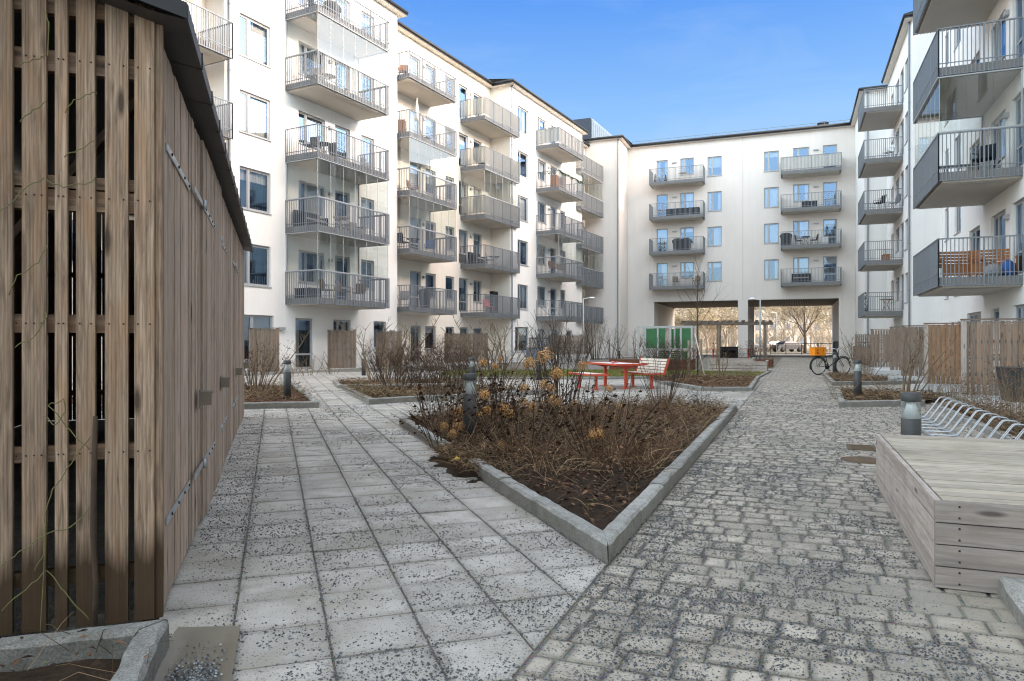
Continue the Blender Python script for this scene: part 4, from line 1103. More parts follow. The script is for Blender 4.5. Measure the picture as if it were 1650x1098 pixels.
slab_bench('garden_bench', 'backless red steel bench with pale slats on the left of the picnic table', (1.98, 18.78, 0), False)
slab_bench('garden_bench', 'red steel bench with a tall pale slatted back on the right of the picnic table', (3.50, 19.3, 0), True)
mb = MB(); mb.lathe([(.03, 0), (.05, .02), (.04, .05), (.01, .06)], 10); mb.bar((0, 0, .02), (.14, .05, .03), .05, .03)
tag(mb.build('folded_cloth', 'cloth_pink'), 'small pink cloth lying on the pale picnic table top', 'cloth').location = (2.70, 19.2, .656)

# timber screens
def screen(label, a, b, h, mat='fence_wood', kind='privacy_screen', cat='fence', slatw=.055, gap=.022, cap=True, z0=.06, group=None, rails=(.3, .5, .72), post='fence_wood', tones=.16):
    a = Vector(a); b = Vector(b); d = b - a; L = d.length
    t = thing(kind, label, cat, (a.x, a.y, 0), math.atan2(d.y, d.x), group)
    mb = MB(); x = .02
    while x + slatw < L:
        mb.box((x, -.022, z0), (x + slatw, 0, h - .03), 0, tn(tones), None, 2)
        x += slatw + gap
    mb.build('slat_panel', mat, t)
    rm = MB()
    for f in rails: rm.box((0, .002, h * f - .035), (L, .045, h * f + .035), 0, tn(.1), None, 0)
    rm.build('rail', mat, t)
    for x in (0, L):
        pm_ = MB(); pm_.box((x - .045, -.03, 0), (x + .045, .06, h - .01), 0, tn(.1), None, 2); pm_.build('post', post, t)
    if cap:
        cm = MB(); cm.box((-.06, -.05, h - .008), (L + .06, .08, h + .022), 0, tn(.1) * .8, None, 0); cm.build('cap_board', mat, t)
    return t
gr = 'slatted terrace screens along the left block'
def lscreen(px, y, length, label, h=1.78, **kw):
    x = FL.x(px, y); screen(label, FL.w(x, y - .25).xy, FL.w(x, y - .25 - length).xy, h, group=gr, **kw)
lscreen(396, y1, 1.5, 'slatted timber terrace screen half hidden behind the end of the shed')
lscreen(523, y1, 1.52, 'slatted timber terrace screen right of the glazed ground floor door')
lscreen(601, y1, 1.45, 'slatted timber terrace screen under the near end of the second balcony stack')
lscreen(712, y2, 2.9, 'broad grey slatted screen under the third balcony stack')
lscreen(880, y3, 3.0, 'broad slatted screen under the fourth balcony stack near the far corner')
xs_ = FL.x(573, y1); screen('low slatted fence between two terrace screens behind a bollard light', FL.w(xs_, y1 - 1.6).xy, FL.w(xs_ + 1.5, y1 - 1.6).xy, .95, kind='low_fence', group=gr)
xs_ = FL.x(829, y3); screen('short balustrade of upright bars above a blue grey terrace cabinet', FL.w(xs_, y3 - 1.2).xy, FL.w(xs_ + 2.0, y3 - 1.9).xy, 1.55, 'rail_steel', 'terrace_balustrade', 'fence', .03, .06, z0=.75, rails=(.52, .97))
t = thing('terrace_cabinet', 'blue grey storage cabinet standing below the terrace balustrade', 'cabinet', FL.w(xs_ + .05, y3 - 1.22), FL.a - .33)
mb = MB(); mb.box((0, 0, .02), (1.0, .5, .86)); mb.build('body', 'box_blue', t); mb = MB(); mb.box((.03, -.012, .06), (.485, -.001, .82)); mb.box((.515, -.012, .06), (.97, -.001, .82)); mb.build('door', 'box_blue', t); mb = MB(); mb.box((-.03, -.04, .862), (1.03, .53, .89)); mb.build('lid', 'pot_dark', t)
# right-hand garden fences: fronts facing the path end
gr2 = 'timber garden fences along the right block'
def rscreen(u, v0, v1, h, label, mat, **kw):
    return screen(label, P2(u, v0).xy, P2(u, v1).xy, h, mat, 'garden_fence', 'fence', group=gr2, **kw)
rscreen(18.3, -3.46, -6.0, 1.71, 'closest tall slatted garden fence with a dark planter in front of it', 'fence_wood', slatw=.075, gap=.035, tones=.25, post='box_wood')
rscreen(23.0, -3.44, -6.0, 1.74, 'orange brown slatted garden fence, second from the path end of the row', 'fence_warm', slatw=.085, gap=.03, post='box_wood')
rscreen(27.7, -3.44, -6.0, 1.78, 'grey slatted garden fence behind the bare yellow branched shrub', 'fence_wood', slatw=.085, gap=.03)
rscreen(31.0, -3.46, -6.0, 1.80, 'grey slatted garden fence, fourth in the row along the right block', 'fence_wood', slatw=.085, gap=.03)
rscreen(38.5, -3.46, -6.0, 1.85, 'slatted garden fence with a lower pale board at its foot', 'fence_wood', slatw=.085, gap=.03)
rscreen(48.3, -3.46, -6.0, 1.72, 'farthest slatted garden fence beside the passage', 'fence_wood', slatw=.09, gap=.03)
# long side of the far gardens, with a gate height step
screen('low slatted fence running along the path beside the parked bicycle', P2(47.6, -3.3).xy, P2(38.6, -3.4).xy, 1.0, 'fence_wood', 'garden_fence', 'fence', .085, .03, group=gr2)
mb = MB()
for u in (19.2, 23.9, 28.6): mb.prism([tuple(P2(u, -2.6).xy), tuple(P2(u, -5.9).xy), tuple(P2(u + .3, -5.9).xy), tuple(P2(u + .3, -2.6).xy)], 0, .22)
tag(mb.build('terrace_step', 'concrete_pale'), kind='structure')
# dark planter
t = thing('planter', 'square black planter at the right edge in front of the tall fence', 'planter', P2(17.2, -4.32), math.atan2(D2.y, D2.x))
mb = MB(); V = []
for z, r in ((0.03, .34), (.70, .42), (.70, .40), (.62, .385)): V += [(-r, -r, z), (r, -r, z), (r, r, z), (-r, r, z)]
mb.add(V, [(i * 4 + j, i * 4 + (j + 1) % 4, (i + 1) * 4 + (j + 1) % 4, (i + 1) * 4 + j) for i in range(3) for j in range(4)] + [(12, 13, 14, 15)]); mb.build('pot', 'pot_dark', t)
mb = MB(); mb.prism([(-.42, -.42), (.42, -.42), (.42, .42), (-.42, .42)], .702, .714, 0, 1); mb.build('rim', 'bollard_grey', t)

# bicycle rack
t = thing('bicycle_rack', 'long galvanized bicycle rack of bent steel hoops behind the platform bench', 'bicycle rack', P2(6.2, -2.02), math.atan2(D2.y, D2.x))
mb = MB()
for y in (.42, .14): mb.bar((0, y, .03), (6.9, y, .03), .04, .03)
mb.build('base_rail', 'galvanized', t)
for i in range(17):
    x = .12 + i * .4; hm = MB()
    for dx in (0, .055):
        q = [(x + dx, .42, .045), (x + dx, .16, .045), (x + dx, .13, .06)]
        q += [(x + dx, .10 - .15 * k / 6, .10 + .23 * k / 6) for k in range(7)]
        q += [(x + dx, -.07, .357), (x + dx, -.10, .367), (x + dx, -.19, .36), (x + dx, -.215, .34), (x + dx, -.22, .30)]
        hm.tube(q, .0072, 6)
    hm.build('hoop', 'galvanized', t)

# drain covers in the path
for k, (px, py, w_, l_, mat, lab) in enumerate(((1388, 722, .30, .42, 'bath_rust', 'rectangular cast iron drain grate let into the pavers left of the bench'), (1392, 742, .22, .22, 'bath_rust', 'round rusty manhole cover in the pavers beside the drain grate'))):
    p = gp(px, py); t = thing('drain_grate' if k == 0 else 'manhole_cover', lab, 'drain cover', p, math.atan2(D2.y, D2.x))
    if k == 0:
        mb = MB(); a, b = l_ / 2, w_ / 2
        for q in ((-a, -b, a, -b + .03), (-a, b - .03, a, b), (-a, -b + .03, -a + .03, b - .03), (a - .03, -b + .03, a, b - .03)): mb.box((q[0], q[1], -.01), (q[2], q[3], .009))
        mb.build('frame', mat, t); mb = MB()
        for i in range(9): x = -a + .05 + i * (l_ - .1) / 8; mb.box((x - .011, -b + .031, -.01), (x + .011, b - .031, .006))
        mb.build('grating', mat, t); mb = MB(); mb.box((-a + .03, -b + .03, -.011), (a - .03, b - .03, -.008)); mb.build('pit', 'interior_dark', t)
    else:
        mb = MB(); mb.lathe([(w_, -.01), (w_, .007), (w_ - .02, .008), (w_ - .022, .005)], 28); mb.build('frame', mat, t)
        mb = MB(); mb.lathe([(w_ - .026, -.01), (w_ - .026, .0075), (.04, .0085), (.038, .006), (.01, .006)], 28); mb.build('lid', mat, t)
# dished splash stone by the shed corner
t = thing('drain_stone', 'damp brown dished drain stone filled with grit at the shed corner', 'drain stone', (0, 0, 0))
mb = MB(); cs = [(-1.39, 2.985), (-1.135, 3.0), (-.955, 2.42), (-1.265, 2.42)]; V = []
NX = 12
for i in range(NX + 1):
    for j in range(NX + 1):
        s, q = i / NX, j / NX; a = Vector(cs[0]).lerp(Vector(cs[1]), s); b = Vector(cs[3]).lerp(Vector(cs[2]), s); p = a.lerp(b, q)
        e = min(s, 1 - s, q) * 8; V.append((p.x, p.y, .022 - .016 * min(1, max(0, e - .3)) if e > .01 else .018))
mb.add(V, [(i * 13 + j, i * 13 + j + 1, (i + 1) * 13 + j + 1, (i + 1) * 13 + j) for i in range(NX) for j in range(NX)][::1], 0, 1, None, True)
mb.build('dish', 'drain_wet', t)
gm = MB(); rr = random.Random(3)
for _ in range(1100):
    p = Vector(cs[0]).lerp(Vector(cs[1]), rr.uniform(.25, .9)).lerp(Vector(cs[3]).lerp(Vector(cs[2]), rr.uniform(.15, .9)), rr.betavariate(5, 1.0)); r = rr.uniform(.003, .0065); z = .009 + rr.random() ** 2 * .012
    gm.add([(p.x + r, p.y, z), (p.x, p.y + r, z), (p.x - r, p.y, z + r * .3), (p.x, p.y - r, z), (p.x, p.y, z + r)], [(0, 1, 4), (1, 2, 4), (2, 3, 4), (3, 0, 4)], 0, rr.choice([.35, .5, .8, 1.2, 2.2]))
gm.build('grit_heap', 'grit_stone', t)
mb = MB(); mb.add([(-.05, -.03, .012), (.0, -.045, .03), (.055, -.02, .01), (.04, .035, .035), (-.02, .03, .02), (0, 0, .055)], [(0, 1, 5), (1, 2, 5), (2, 3, 5), (3, 4, 5), (4, 0, 5)])
tag(mb.build('crumpled_wrapper', 'yellow_paint'), 'crumpled yellow scrap on the slabs beside the slumped soil', 'litter').location = gp(735, 757) + Vector((0, 0, .072))

# bicycle with an orange crate
bk = thing('bicycle', 'black bicycle with a mounted rear carrier parked beside the path', 'bicycle', (11.42, 26.75, 0), math.atan2(.30, 1.10))
WR = .335
for x in (0, 1.09):
    w_ = bpy.data.objects.new('wheel', None); col.objects.link(w_); w_.parent = bk; w_.location = (x, 0, WR + .005)
    ring = lambda r: [(r * math.cos(2 * math.pi * k / 40), 0, r * math.sin(2 * math.pi * k / 40)) for k in range(41)]
    mb = MB(); mb.tube(ring(WR - .018), .02, 8); mb.build('tyre', 'rubber', w_)
    mb = MB(); mb.tube(ring(WR - .045), .012, 6); mb.tube([(0, -.04, 0), (0, .04, 0)], .022, 8)
    for k in range(28):
        a = 2 * math.pi * k / 28; mb.tube([(.02 * math.cos(a + .4), .02 * (-1) ** k, .02 * math.sin(a + .4)), ((WR - .05) * math.cos(a), 0, (WR - .05) * math.sin(a))], .0022, 3)
    mb.build('rim', 'chrome', w_)
    mb = MB(); mb.tube([((WR + .03) * math.cos(a), 0, (WR + .03) * math.sin(a)) for a in np.linspace(R(20), R(200), 18)] if x == 0 else [((WR + .03) * math.cos(a), 0, (WR + .03) * math.sin(a)) for a in np.linspace(R(40), R(170), 14)], .018, 6); mb.build('mudguard', 'bike_black', w_)
mb = MB(); BB_ = (.44, 0, .29); ST = (.30, 0, .78); HT = (.86, 0, .80); HB = (.90, 0, .62)
for a, b, r in ((BB_, ST, .016), (BB_, HB, .018), ((.33, 0, .70), HT, .015), (HT, HB, .02)): mb.tube([a, b], r, 8)
for s in (-.05, .05):
    mb.tube([BB_, (0, s, .34)], .010, 6); mb.tube([(.31, s * .5, .72), (0, s, .34)], .009, 6); mb.tube([HB, (.92, s, .58), (1.09, s, .34)], .011, 6)
mb.build('frame', 'bike_black', bk)
mb = MB(); mb.tube([ST, (.285, 0, .90)], .012, 6); mb.add([(.14, -.09, .92), (.14, .09, .92), (.40, .02, .93), (.40, -.02, .93), (.15, -.06, .97), (.15, .06, .97), (.39, .015, .955), (.39, -.015, .955)], [(0, 3, 2, 1), (4, 5, 6, 7), (0, 1, 5, 4), (1, 2, 6, 5), (2, 3, 7, 6), (3, 0, 4, 7)]); mb.build('saddle', 'rubber', bk)
mb = MB(); mb.tube([HT, (.83, 0, .95)], .012, 6); mb.tube([(.62, -.28, .98), (.72, -.27, 1.0), (.84, -.2, .98), (.86, 0, .96), (.84, .2, .98), (.72, .27, 1.0), (.62, .28, .98)], .011, 6); mb.build('handlebar', 'chrome', bk)
mb = MB()
for s in (-.07, .07): mb.tube([(.22, s, .73), (-.28, s, .72)], .007, 5); mb.tube([(-.05, s, .72), (0, s, .36)], .006, 5)
for x in (-.28, -.12, .04, .2): mb.tube([(x, -.07, .725), (x, .07, .725)], .006, 5)
mb.build('carrier', 'bike_black', bk)
mb = MB(); mb.lathe([(.085, -.006), (.085, .006)], 24); k = 48; mb.v[-k:] = [(.44 + v[0], v[2] + .05, .29 + v[1]) for v in mb.v[-k:]]; mb.bar((.44, .07, .29), (.56, .07, .18), .02, .012); mb.bar((.44, -.07, .29), (.32, -.07, .40), .02, .012); mb.box((.52, .06, .165), (.6, .14, .19)); mb.box((.28, -.14, .39), (.36, -.06, .415)); mb.build('crankset', 'bike_black', bk)
ck = thing('crate', 'orange plastic crate strapped on the rear carrier of the bicycle', 'crate', bk.location + Matrix.Rotation(math.atan2(.30, 1.10), 3, 'Z') @ Vector((-.03, 0, .735)), bk.rotation_euler.z)
mb = MB(); a, b, h = .235, .16, .29; th = .012
for y in (-b, b - th):
    mb.box((-a, y, 0), (a, y + th, .06)); mb.box((-a, y, .13), (a, y + th, .16)); mb.box((-a, y, .22), (a, y + th, h))
    for x in (-a, -.05, .03, a - .08): mb.box((x, y + .001, .06), (x + .08, y + th - .001, .22))
for x in (-a, a - th): mb.box((x, -b + th, 0), (x + th, b - th, h))
mb.box((-a + th, -b + th, 0), (a - th, b - th, .012)); mb.box((-a - .01, -b - .01, h), (a + .01, -b + .014, h + .02)); mb.box((-a - .01, b - .014, h), (a + .01, b + .01, h + .02)); mb.box((-a - .01, -b + .014, h), (-a + .014, b - .014, h + .02)); mb.box((a - .014, -b + .014, h), (a + .01, b - .014, h + .02))
mb.build('body', 'crate_orange', ck)

# lamp posts
def lamp(label, px, Y, h, arm, mat='white_frame'):
    t = thing('street_lamp', label, 'street lamp', at(px, Y, HZ) * 1.0); t.location.z = 0
    mb = MB(); mb.tube([(0, 0, 0), (0, 0, h)], [.05, .038], 10); mb.build('post', mat, t)
    mb = MB(); mb.lathe([(.05, 0), (.18, .03), (.19, .07), (.12, .12), (.02, .13)], 18, 0, 1, (arm, 0, h - .02)); mb.tube([(0, 0, h - .02), (arm * .5, 0, h + .03), (arm, 0, h + .05)], .025, 6); mb.build('lamp_head', 'reflector_white', t)
lamp('slim white lamp post in front of the balconies in the far left corner', 940, 46, 4.05, .55)
lamp('slim white lamp post before the pillar of the passage', 1225, 40, 3.62, -.45)
lamp('white street lamp in the sun beyond the passage', 1251.5, 92, 5.1, -.6)

# raised planters, pergola and green shelter towards the passage
def boxplanter(label, u, v0, v1, dep, h, mat='box_wood'):
    t = thing('raised_planter', label, 'raised planter', P2(u, v0), math.atan2(D2.y, D2.x) - math.pi / 2); W_ = v0 - v1
    mb = MB(); n = 3
    for i in range(n):
        z0, z1 = .01 + h * i / n, h * (i + 1) / n - .008
        mb.box((0, -.0, z0), (W_, .035, z1), 0, tn(.1), None, 0); mb.box((W_ - .035, .037, z0), (W_, dep, z1), 0, tn(.1) * .9, None, 1); mb.box((0, .037, z0), (.035, dep, z1), 0, tn(.1), None, 1)
    mb.build('side_board', mat, t)
    mb = MB(); mb.box((.036, .036, 0), (W_ - .036, dep, h - .05)); mb.build('soil_fill', 'soil_dark', t)
    mb = MB()
    for a in ((-.02, -.02, W_ + .02, .10), (W_ - .08, .101, W_ + .02, dep)): mb.box((a[0], a[1], h), (a[2], a[3], h + .03), 0, tn(.1), None, 0)
    mb.build('seat_edge', mat, t)
gseam = V_SEAM
boxplanter('pale timber raised planter at the corner of the lawn beside the path', 30.7, gseam + 2.4, gseam + .1, 1.6, .44)
boxplanter('second raised planter behind the one at the lawn corner', 33.2, gseam + 2.7, gseam + .75, 1.8, .50)
boxplanter('low rusty steel raised bed beside the path near the passage', 37.5, gseam + 1.6, gseam + .1, 3.0, .36, 'corten')
boxplanter('low rusty raised bed behind the slatted bench', 31.5, gseam + 6.8, gseam + 3.2, 1.5, .45, 'corten')
t = thing('pergola', 'open timber pergola with many cross rafters in front of the passage pillar', 'pergola', P2(44.5, gseam + 5.55), math.atan2(D2.y, D2.x) - math.pi / 2)
for x in (2.2, 4.85):
    for y in (0, 1.6): mb = MB(); mb.box((x - .06, y - .06, 0), (x + .06, y + .06, 2.3), 0, 1, None, 2); mb.build('post', 'pergola_wood', t)
mb = MB()
for y in (-.1, 1.7): mb.box((0, y - .03, 2.3), (5.3, y + .03, 2.46), 0, .9, None, 0)
mb.build('beam', 'pergola_wood', t); mb = MB()
for i in range(14): x = .15 + i * .385; mb.prism([(x - .03, -.75), (x + .03, -.75), (x + .03, 2.1), (x - .03, 2.1)], 2.462, [2.52, 2.52, 2.62, 2.62], 0, tn())
mb.build('rafter', 'pergola_wood', t)
t = thing('play_shelter', 'white framed play shelter with green panels and green lattice below', 'shelter', P2(34.8, gseam + 6.15), math.atan2(D2.y, D2.x) - math.pi / 2)
mb = MB(); W_, D_, H_ = 2.55, 1.3, 1.95
for x in (0, .35, .95, 1.55, 2.05, W_):
    mb.box((x - .04, -.04, 0), (x + .04, .04, H_)); mb.box((x - .04, D_ - .04, 0), (x + .04, D_ + .04, H_))
for y in (-.045, D_ - .005):
    for z in (.85, H_): mb.box((-.05, y, z), (W_ + .05, y + .05, z + .07))
mb.box((-.04, .042, .85), (.04, D_ - .05, .92)); mb.box((W_ - .04, .042, .85), (W_ + .04, D_ - .05, .92)); mb.build('frame', 'white_frame', t)
mb = MB()
for a, b in ((.39, .91), (.99, 1.3), (2.09, W_ - .04)):
    mb = MB(); mb.box((a, -.012, .95), (b, .0, H_ - .05), 0); mb.build('panel', 'green_panel', t)
mb = MB(); mb.box((1.32, D_, .95), (1.8, D_ + .01, H_ - .05)); mb.build('panel', 'green_panel', t)

mb = MB()
for i in range(8): mb.box((.99, -.012, .08 + i * .098), (2.01, .0, .14 + i * .098))
mb.box((2.09, -.012, .02), (W_ - .04, 0, .8)); mb.build('lattice', 'green_lattice', t)
# red seating and a dark grill in the passage forecourt
for k, (u, v, lab) in enumerate(((43.5, gseam + 4.6, 'small red cafe table left of the dark grill under the pergola'), (43.5, gseam + 3.5, 'small red cafe table directly beside the dark grill'), (43.6, gseam + 1.55, 'small red cafe table right of the dark grill near the pillar'))):
    t = thing('cafe_table', lab, 'table', P2(u, v)); mb = MB(); mb.prism([(-.4, -.3), (.4, -.3), (.4, .3), (-.4, .3)], .84, .87); mb.build('table_top', 'red_paint', t)
    mb = MB(); mb.tube([(0, 0, .02), (0, 0, .84)], .05, 8); mb.lathe([(.25, 0), (.25, .02)], 16); mb.build('pedestal', 'red_paint', t)
t = thing('grill', 'black boxy grill standing beneath the pergola', 'grill', P2(42.8, gseam + 3.05), math.atan2(D2.y, D2.x) - math.pi / 2)
mb = MB(); mb.box((0, 0, .78), (.95, .6, .95)); mb.box((-.04, -.04, .952), (.99, .64, .99)); mb.build('hood', 'cloth_black', t); mb = MB(); mb.box((0, 0, 0), (.08, .6, .778)); mb.box((.87, 0, 0), (.95, .6, .778)); mb.box((.082, .52, 0), (.868, .6, .778)); mb.build('stand', 'cloth_black', t)
# low white terrace wall far left
t = MB(); t.prism([tuple(FL.w(FL.x(888, 17.5), 17.5).xy), tuple(FL.w(FL.x(950, 17.5), 17.5).xy), tuple(FL.w(FL.x(950, 17.5), 17.8).xy), tuple(FL.w(FL.x(888, 17.5), 17.8).xy)], 0, .48)
tag(t.build('garden_wall', 'concrete_pale'), 'low pale concrete wall in front of the screen by the far left corner', 'wall')
# railing and bins beyond the passage
t = thing('railing', 'dark metal railing at the far mouth of the passage', 'railing', P2(80.5, 2.4), math.atan2(D2.y, D2.x) - math.pi / 2)
mb = MB()
for z in (1.15, .12): mb.bar((0, 0, z), (6.2, 0, z), .05, .06)
for x in np.arange(0, 6.21, 1.55): mb.box((x - .04, -.04, 0), (x + .04, .04, 1.18))
mb.build('frame', 'cloth_black', t); mb = MB()
for x in np.arange(.12, 6.2, .14): mb.box((x - .008, -.008, .14), (x + .008, .008, 1.12))
mb.build('bars', 'cloth_black', t)
t = thing('litter_bin', 'dark grey litter bin beside the railing at the far end of the passage', 'bin', P2(66, -3.4)); mb = MB(); mb.lathe([(.38, 0), (.42, .05), (.42, 1.25), (.36, 1.32), (.02, 1.36)], 20); mb.build('body', 'pot_dark', t); mb = MB(); mb.lathe([(.44, 1.2), (.44, 1.26)], 20); mb.build('rim', 'bollard_grey', t)

# ------------------------------------------------------------------ plants
def shrub_mesh(seed, n, h, spread, r0, twigs=3, lean=0.0, curve=.25, mat=('twig_dark',), nodes=0, wild=.05):
    rr = random.Random(seed); mb = MB()
    for i in range(n):
        a = rr.uniform(0, 6.283); q = rr.random() ** .6; b = Vector((math.cos(a), math.sin(a), 0)) * q * spread * .28
        tip = Vector((math.cos(a), math.sin(a), 0)) * q * spread * rr.uniform(.6, 1.1) + Vector((lean, 0, h * rr.uniform(.55, 1.0)))
        pts = [];ph = rr.uniform(0, 6)
        for k in range(7):
            s = k / 6; p = b.lerp(tip, s); p.z = tip.z * (s ** (1 - curve * .5)); p += Vector((math.sin(ph + s * 5), math.cos(ph * 1.3 + s * 4), 0)) * wild * h * .25 * s
            pts.append(p)
        r = r0 * rr.uniform(.6, 1.1); mb.tube(pts, [r * (1 - .75 * k / 6) for k in range(7)], 4, 0, 1, False)
        for _ in range(twigs):
            s = rr.uniform(.3, .95); k = int(s * 6); p = pts[k].lerp(pts[min(k + 1, 6)], s * 6 - k); aa = rr.uniform(0, 6.28); L = h * rr.uniform(.08, .24)
            d = Vector((math.cos(aa) * .7, math.sin(aa) * .7, rr.uniform(.4, 1.0))).normalized()
            e = p + d * L; m = p + d * L * .5 + Vector((0, 0, .04 * L)); mb.tube([p, m, e], [r * .38, r * .3, r * .15], 3, 0, 1, False)
            for _ in range(nodes):
                c = p.lerp(e, rr.uniform(.3, 1)); z = rr.uniform(.008, .018); o = Vector((rr.uniform(-1, 1), rr.uniform(-1, 1), rr.uniform(-1, 1))) * z
                mb.add([c + o, c + Vector((z, -z, z * .5)), c - o + Vector((0, z, 0)), c + Vector((-z, 0, z))], [(0, 1, 2), (0, 2, 3), (1, 2, 3)], len(mat) - 1, rr.uniform(.5, 1.3))
    return mb.mesh('shrub_stems', list(mat))
SM = {'tall': [shrub_mesh(s, 26, 1.0, .55, .0065, 5, 0, .2, ('twig_dark',)) for s in (1, 2, 3)],
      'bush': [shrub_mesh(s, 46, 1.0, 1.15, .006, 6, 0, .35, ('twig_dark', 'leaf_dead'), 1) for s in (11, 12, 13, 14)],
      'tan': [shrub_mesh(s, 34, 1.0, .9, .0055, 5, 0, .3, ('twig_tan', 'leaf_dead'), 1) for s in (21, 22)],
      'open': [shrub_mesh(s, 9, 1.0, 1.2, .014, 9, 0, .3, ('twig_tan',), 0, .3) for s in (31, 32)],
      'seed': [shrub_mesh(s, 20, 1.0, .8, .007, 4, 0, .1, ('twig_dark', 'twig_dark'), 3) for s in (41, 42)]}
sidx = [0]
def shrub(kind, x, y, h, label, wide=1.0, name='shrub', z=.05):
    t = thing(name, label, 'shrub', (x, y, z), rnd.uniform(0, 6.28), 'bare winter shrubs of the courtyard beds'); sidx[0] += 1
    o = link('stems', SM[kind][sidx[0] % len(SM[kind])], t); o.scale = (h * wide, h * wide, h); return t
# hydrangea bed: upright shrubs
X = lambda px, Y: (px - CX) / FPX * Y
shrub('tall', X(905, 12.2), 12.2, 1.80, 'tallest dark upright shrub at the back of the hydrangea bed', .85); shrub('tall', X(880, 12.5), 12.5, 1.5, 'dark upright shrub just left of the tallest shrub in the hydrangea bed', .8)
shrub('tall', X(1066, 12.4), 12.4, 1.25, 'slim multi stemmed shrub at the right rear corner of the hydrangea bed', .85)
shrub('seed', X(1130, 12.3), 12.3, .48, 'low clump of dry seed stalks behind the right arm of the kerb', 1.0)
shrub('seed', X(690, 10.6), 10.6, .72, 'dark seed stalks left of the closest bollard light', .9); shrub('seed', X(722, 10.4), 10.4, .8, 'dark curled seed stalks right behind the closest bollard light', .9)
for k, (px, Y, h, kind, lab) in enumerate(((640, 17.6, 1.15, 'bush', 'bushy bare shrub at the left end of the middle bed'), (690, 18.0, 1.0, 'bush', 'bushy bare shrub second from the left in the middle bed'), (735, 17.6, 1.1, 'bush', 'bushy bare shrub just left of the hidden bollard light'),
        (800, 17.5, .95, 'bush', 'bushy bare shrub just right of the hidden bollard light'), (665, 20.2, 1.25, 'bush', 'dark bare shrub in the narrow rear bed below the second balcony stack'), (620, 20.8, 1.2, 'bush', 'dark bare shrub at the left end of the narrow rear bed'),
        (712, 20.4, 1.3, 'bush', 'dark bare shrub in front of the broad grey screen, left of its middle'), (765, 20.6, 1.2, 'bush', 'dark bare shrub in front of the right end of the broad grey screen'), (842, 18.0, .7, 'tan', 'low tan shrub at the point of the middle bed'))):
    shrub(kind, X(px, Y), Y, h, lab, 1.0)
for px, Y, h, kind, lab in ((612, 22.5, 2.3, 'open', 'tall thin open shrub in front of the third terrace screen'), (640, 25.5, 1.9, 'open', 'slender open shrub at the near wall corner of the left block'), (790, 31, 2.5, 'open', 'tall open shrub right of the broad grey screen'), (815, 32.0, 2.2, 'open', 'open shrub before the blue grey terrace cabinet'),
        (700, 30, 1.5, 'bush', 'rounded dark shrub under the third balcony stack'), (745, 31, 1.4, 'bush', 'rounded dark shrub against the broad grey screen'), (662, 29, 1.3, 'bush', 'rounded dark shrub by the ground floor windows under the second balcony stack'),
        (960, 50, 3.0, 'tall', 'tall fan of bare stems against the grey corner wall'), (985, 52, 2.6, 'tall', 'second fan of bare stems against the corner wall, beside the downpipe'), (1022, 52, 2.4, 'open', 'thin leafless shrub against the beige wall left of the passage'),
        (900, 40, 1.8, 'bush', 'dense dark shrub before the far broad screen'), (930, 43, 1.7, 'bush', 'dense dark shrub at the foot of the white lamp post'), (1075, 30.2, 1.5, 'bush', 'dark twiggy shrub in front of the green panelled shelter'), (1092, 22.0, 1.35, 'bush', 'dark shrub behind the slatted back of the red bench'),
        (1055, 31, 1.4, 'bush', 'twiggy shrub at the left foot of the green panelled shelter'), (1160, 22.5, 1.25, 'open', 'young yellowish open shrub in the red mulch bed'), (1200, 21, .6, 'tan', 'low tan shrub in the right corner of the red mulch bed'),
        (1180, 41, 1.0, 'bush', 'dark shrub in front of the pergola post'), (1215, 39.5, 1.3, 'bush', 'dark shrub before the passage pillar'), (1240, 38.5, .8, 'tan', 'tan shrub in the low rusty bed by the path'),
        (402, 16.5, 1.6, 'open', 'open tan shrub emerging from behind the shed'), (412, 17.5, 1.2, 'bush', 'reddish twiggy shrub beside the shed in the small green bed'), (500, 25.5, .9, 'open', 'small bare shrub below the glazed ground floor door'), (535, 26.5, .9, 'open', 'small bare shrub at the foot of the terrace screen by the door'), (470, 24.5, .8, 'open', 'small bare shrub on the strip of mulch by the left block'),
        (1452, 15.6, 1.55, 'open', 'yellow branched bare shrub in the bed beyond the bicycle rack'), (1425, 15.9, .5, 'tan', 'low tan shrub under the yellow branched one'), (1500, 15.4, .7, 'tan', 'tan stalks beside the closest garden fence'), (1530, 15.3, .75, 'tan', 'tan stalks at the foot of the orange brown fence'),
        (1360, 20.5, .5, 'tan', 'low brown clump in front of the bicycle wheel'), (1352, 14.6, .55, 'open', 'thin arching twigs left of the bollard beyond the rack'), (1400, 38, 1.6, 'open', 'bare shrub before the far garden fence'), (1380, 44, 2.2, 'open', 'bare shrub beside the passage wall on the right'),
        (1395, 24, .9, 'bush', 'brown shrub behind the front wheel of the bicycle'), (1600, 10.2, .75, 'tan', 'tan stalks in the strip bed behind the bicycle rack, by the planter'), (1630, 9.0, .7, 'tan', 'tan stalks in the strip bed at the right edge of the view'), (1640, 11.5, .95, 'tan', 'tall tan stalks in front of the black planter'), (1575, 12.2, .6, 'tan', 'tan stalks in the strip bed behind the middle of the rack'), (1545, 13.4, .55, 'tan', 'tan stalks in the strip bed behind the far end of the rack')):
    shrub(kind, X(px, Y), Y, h, lab, .95 if kind != 'open' else .9)

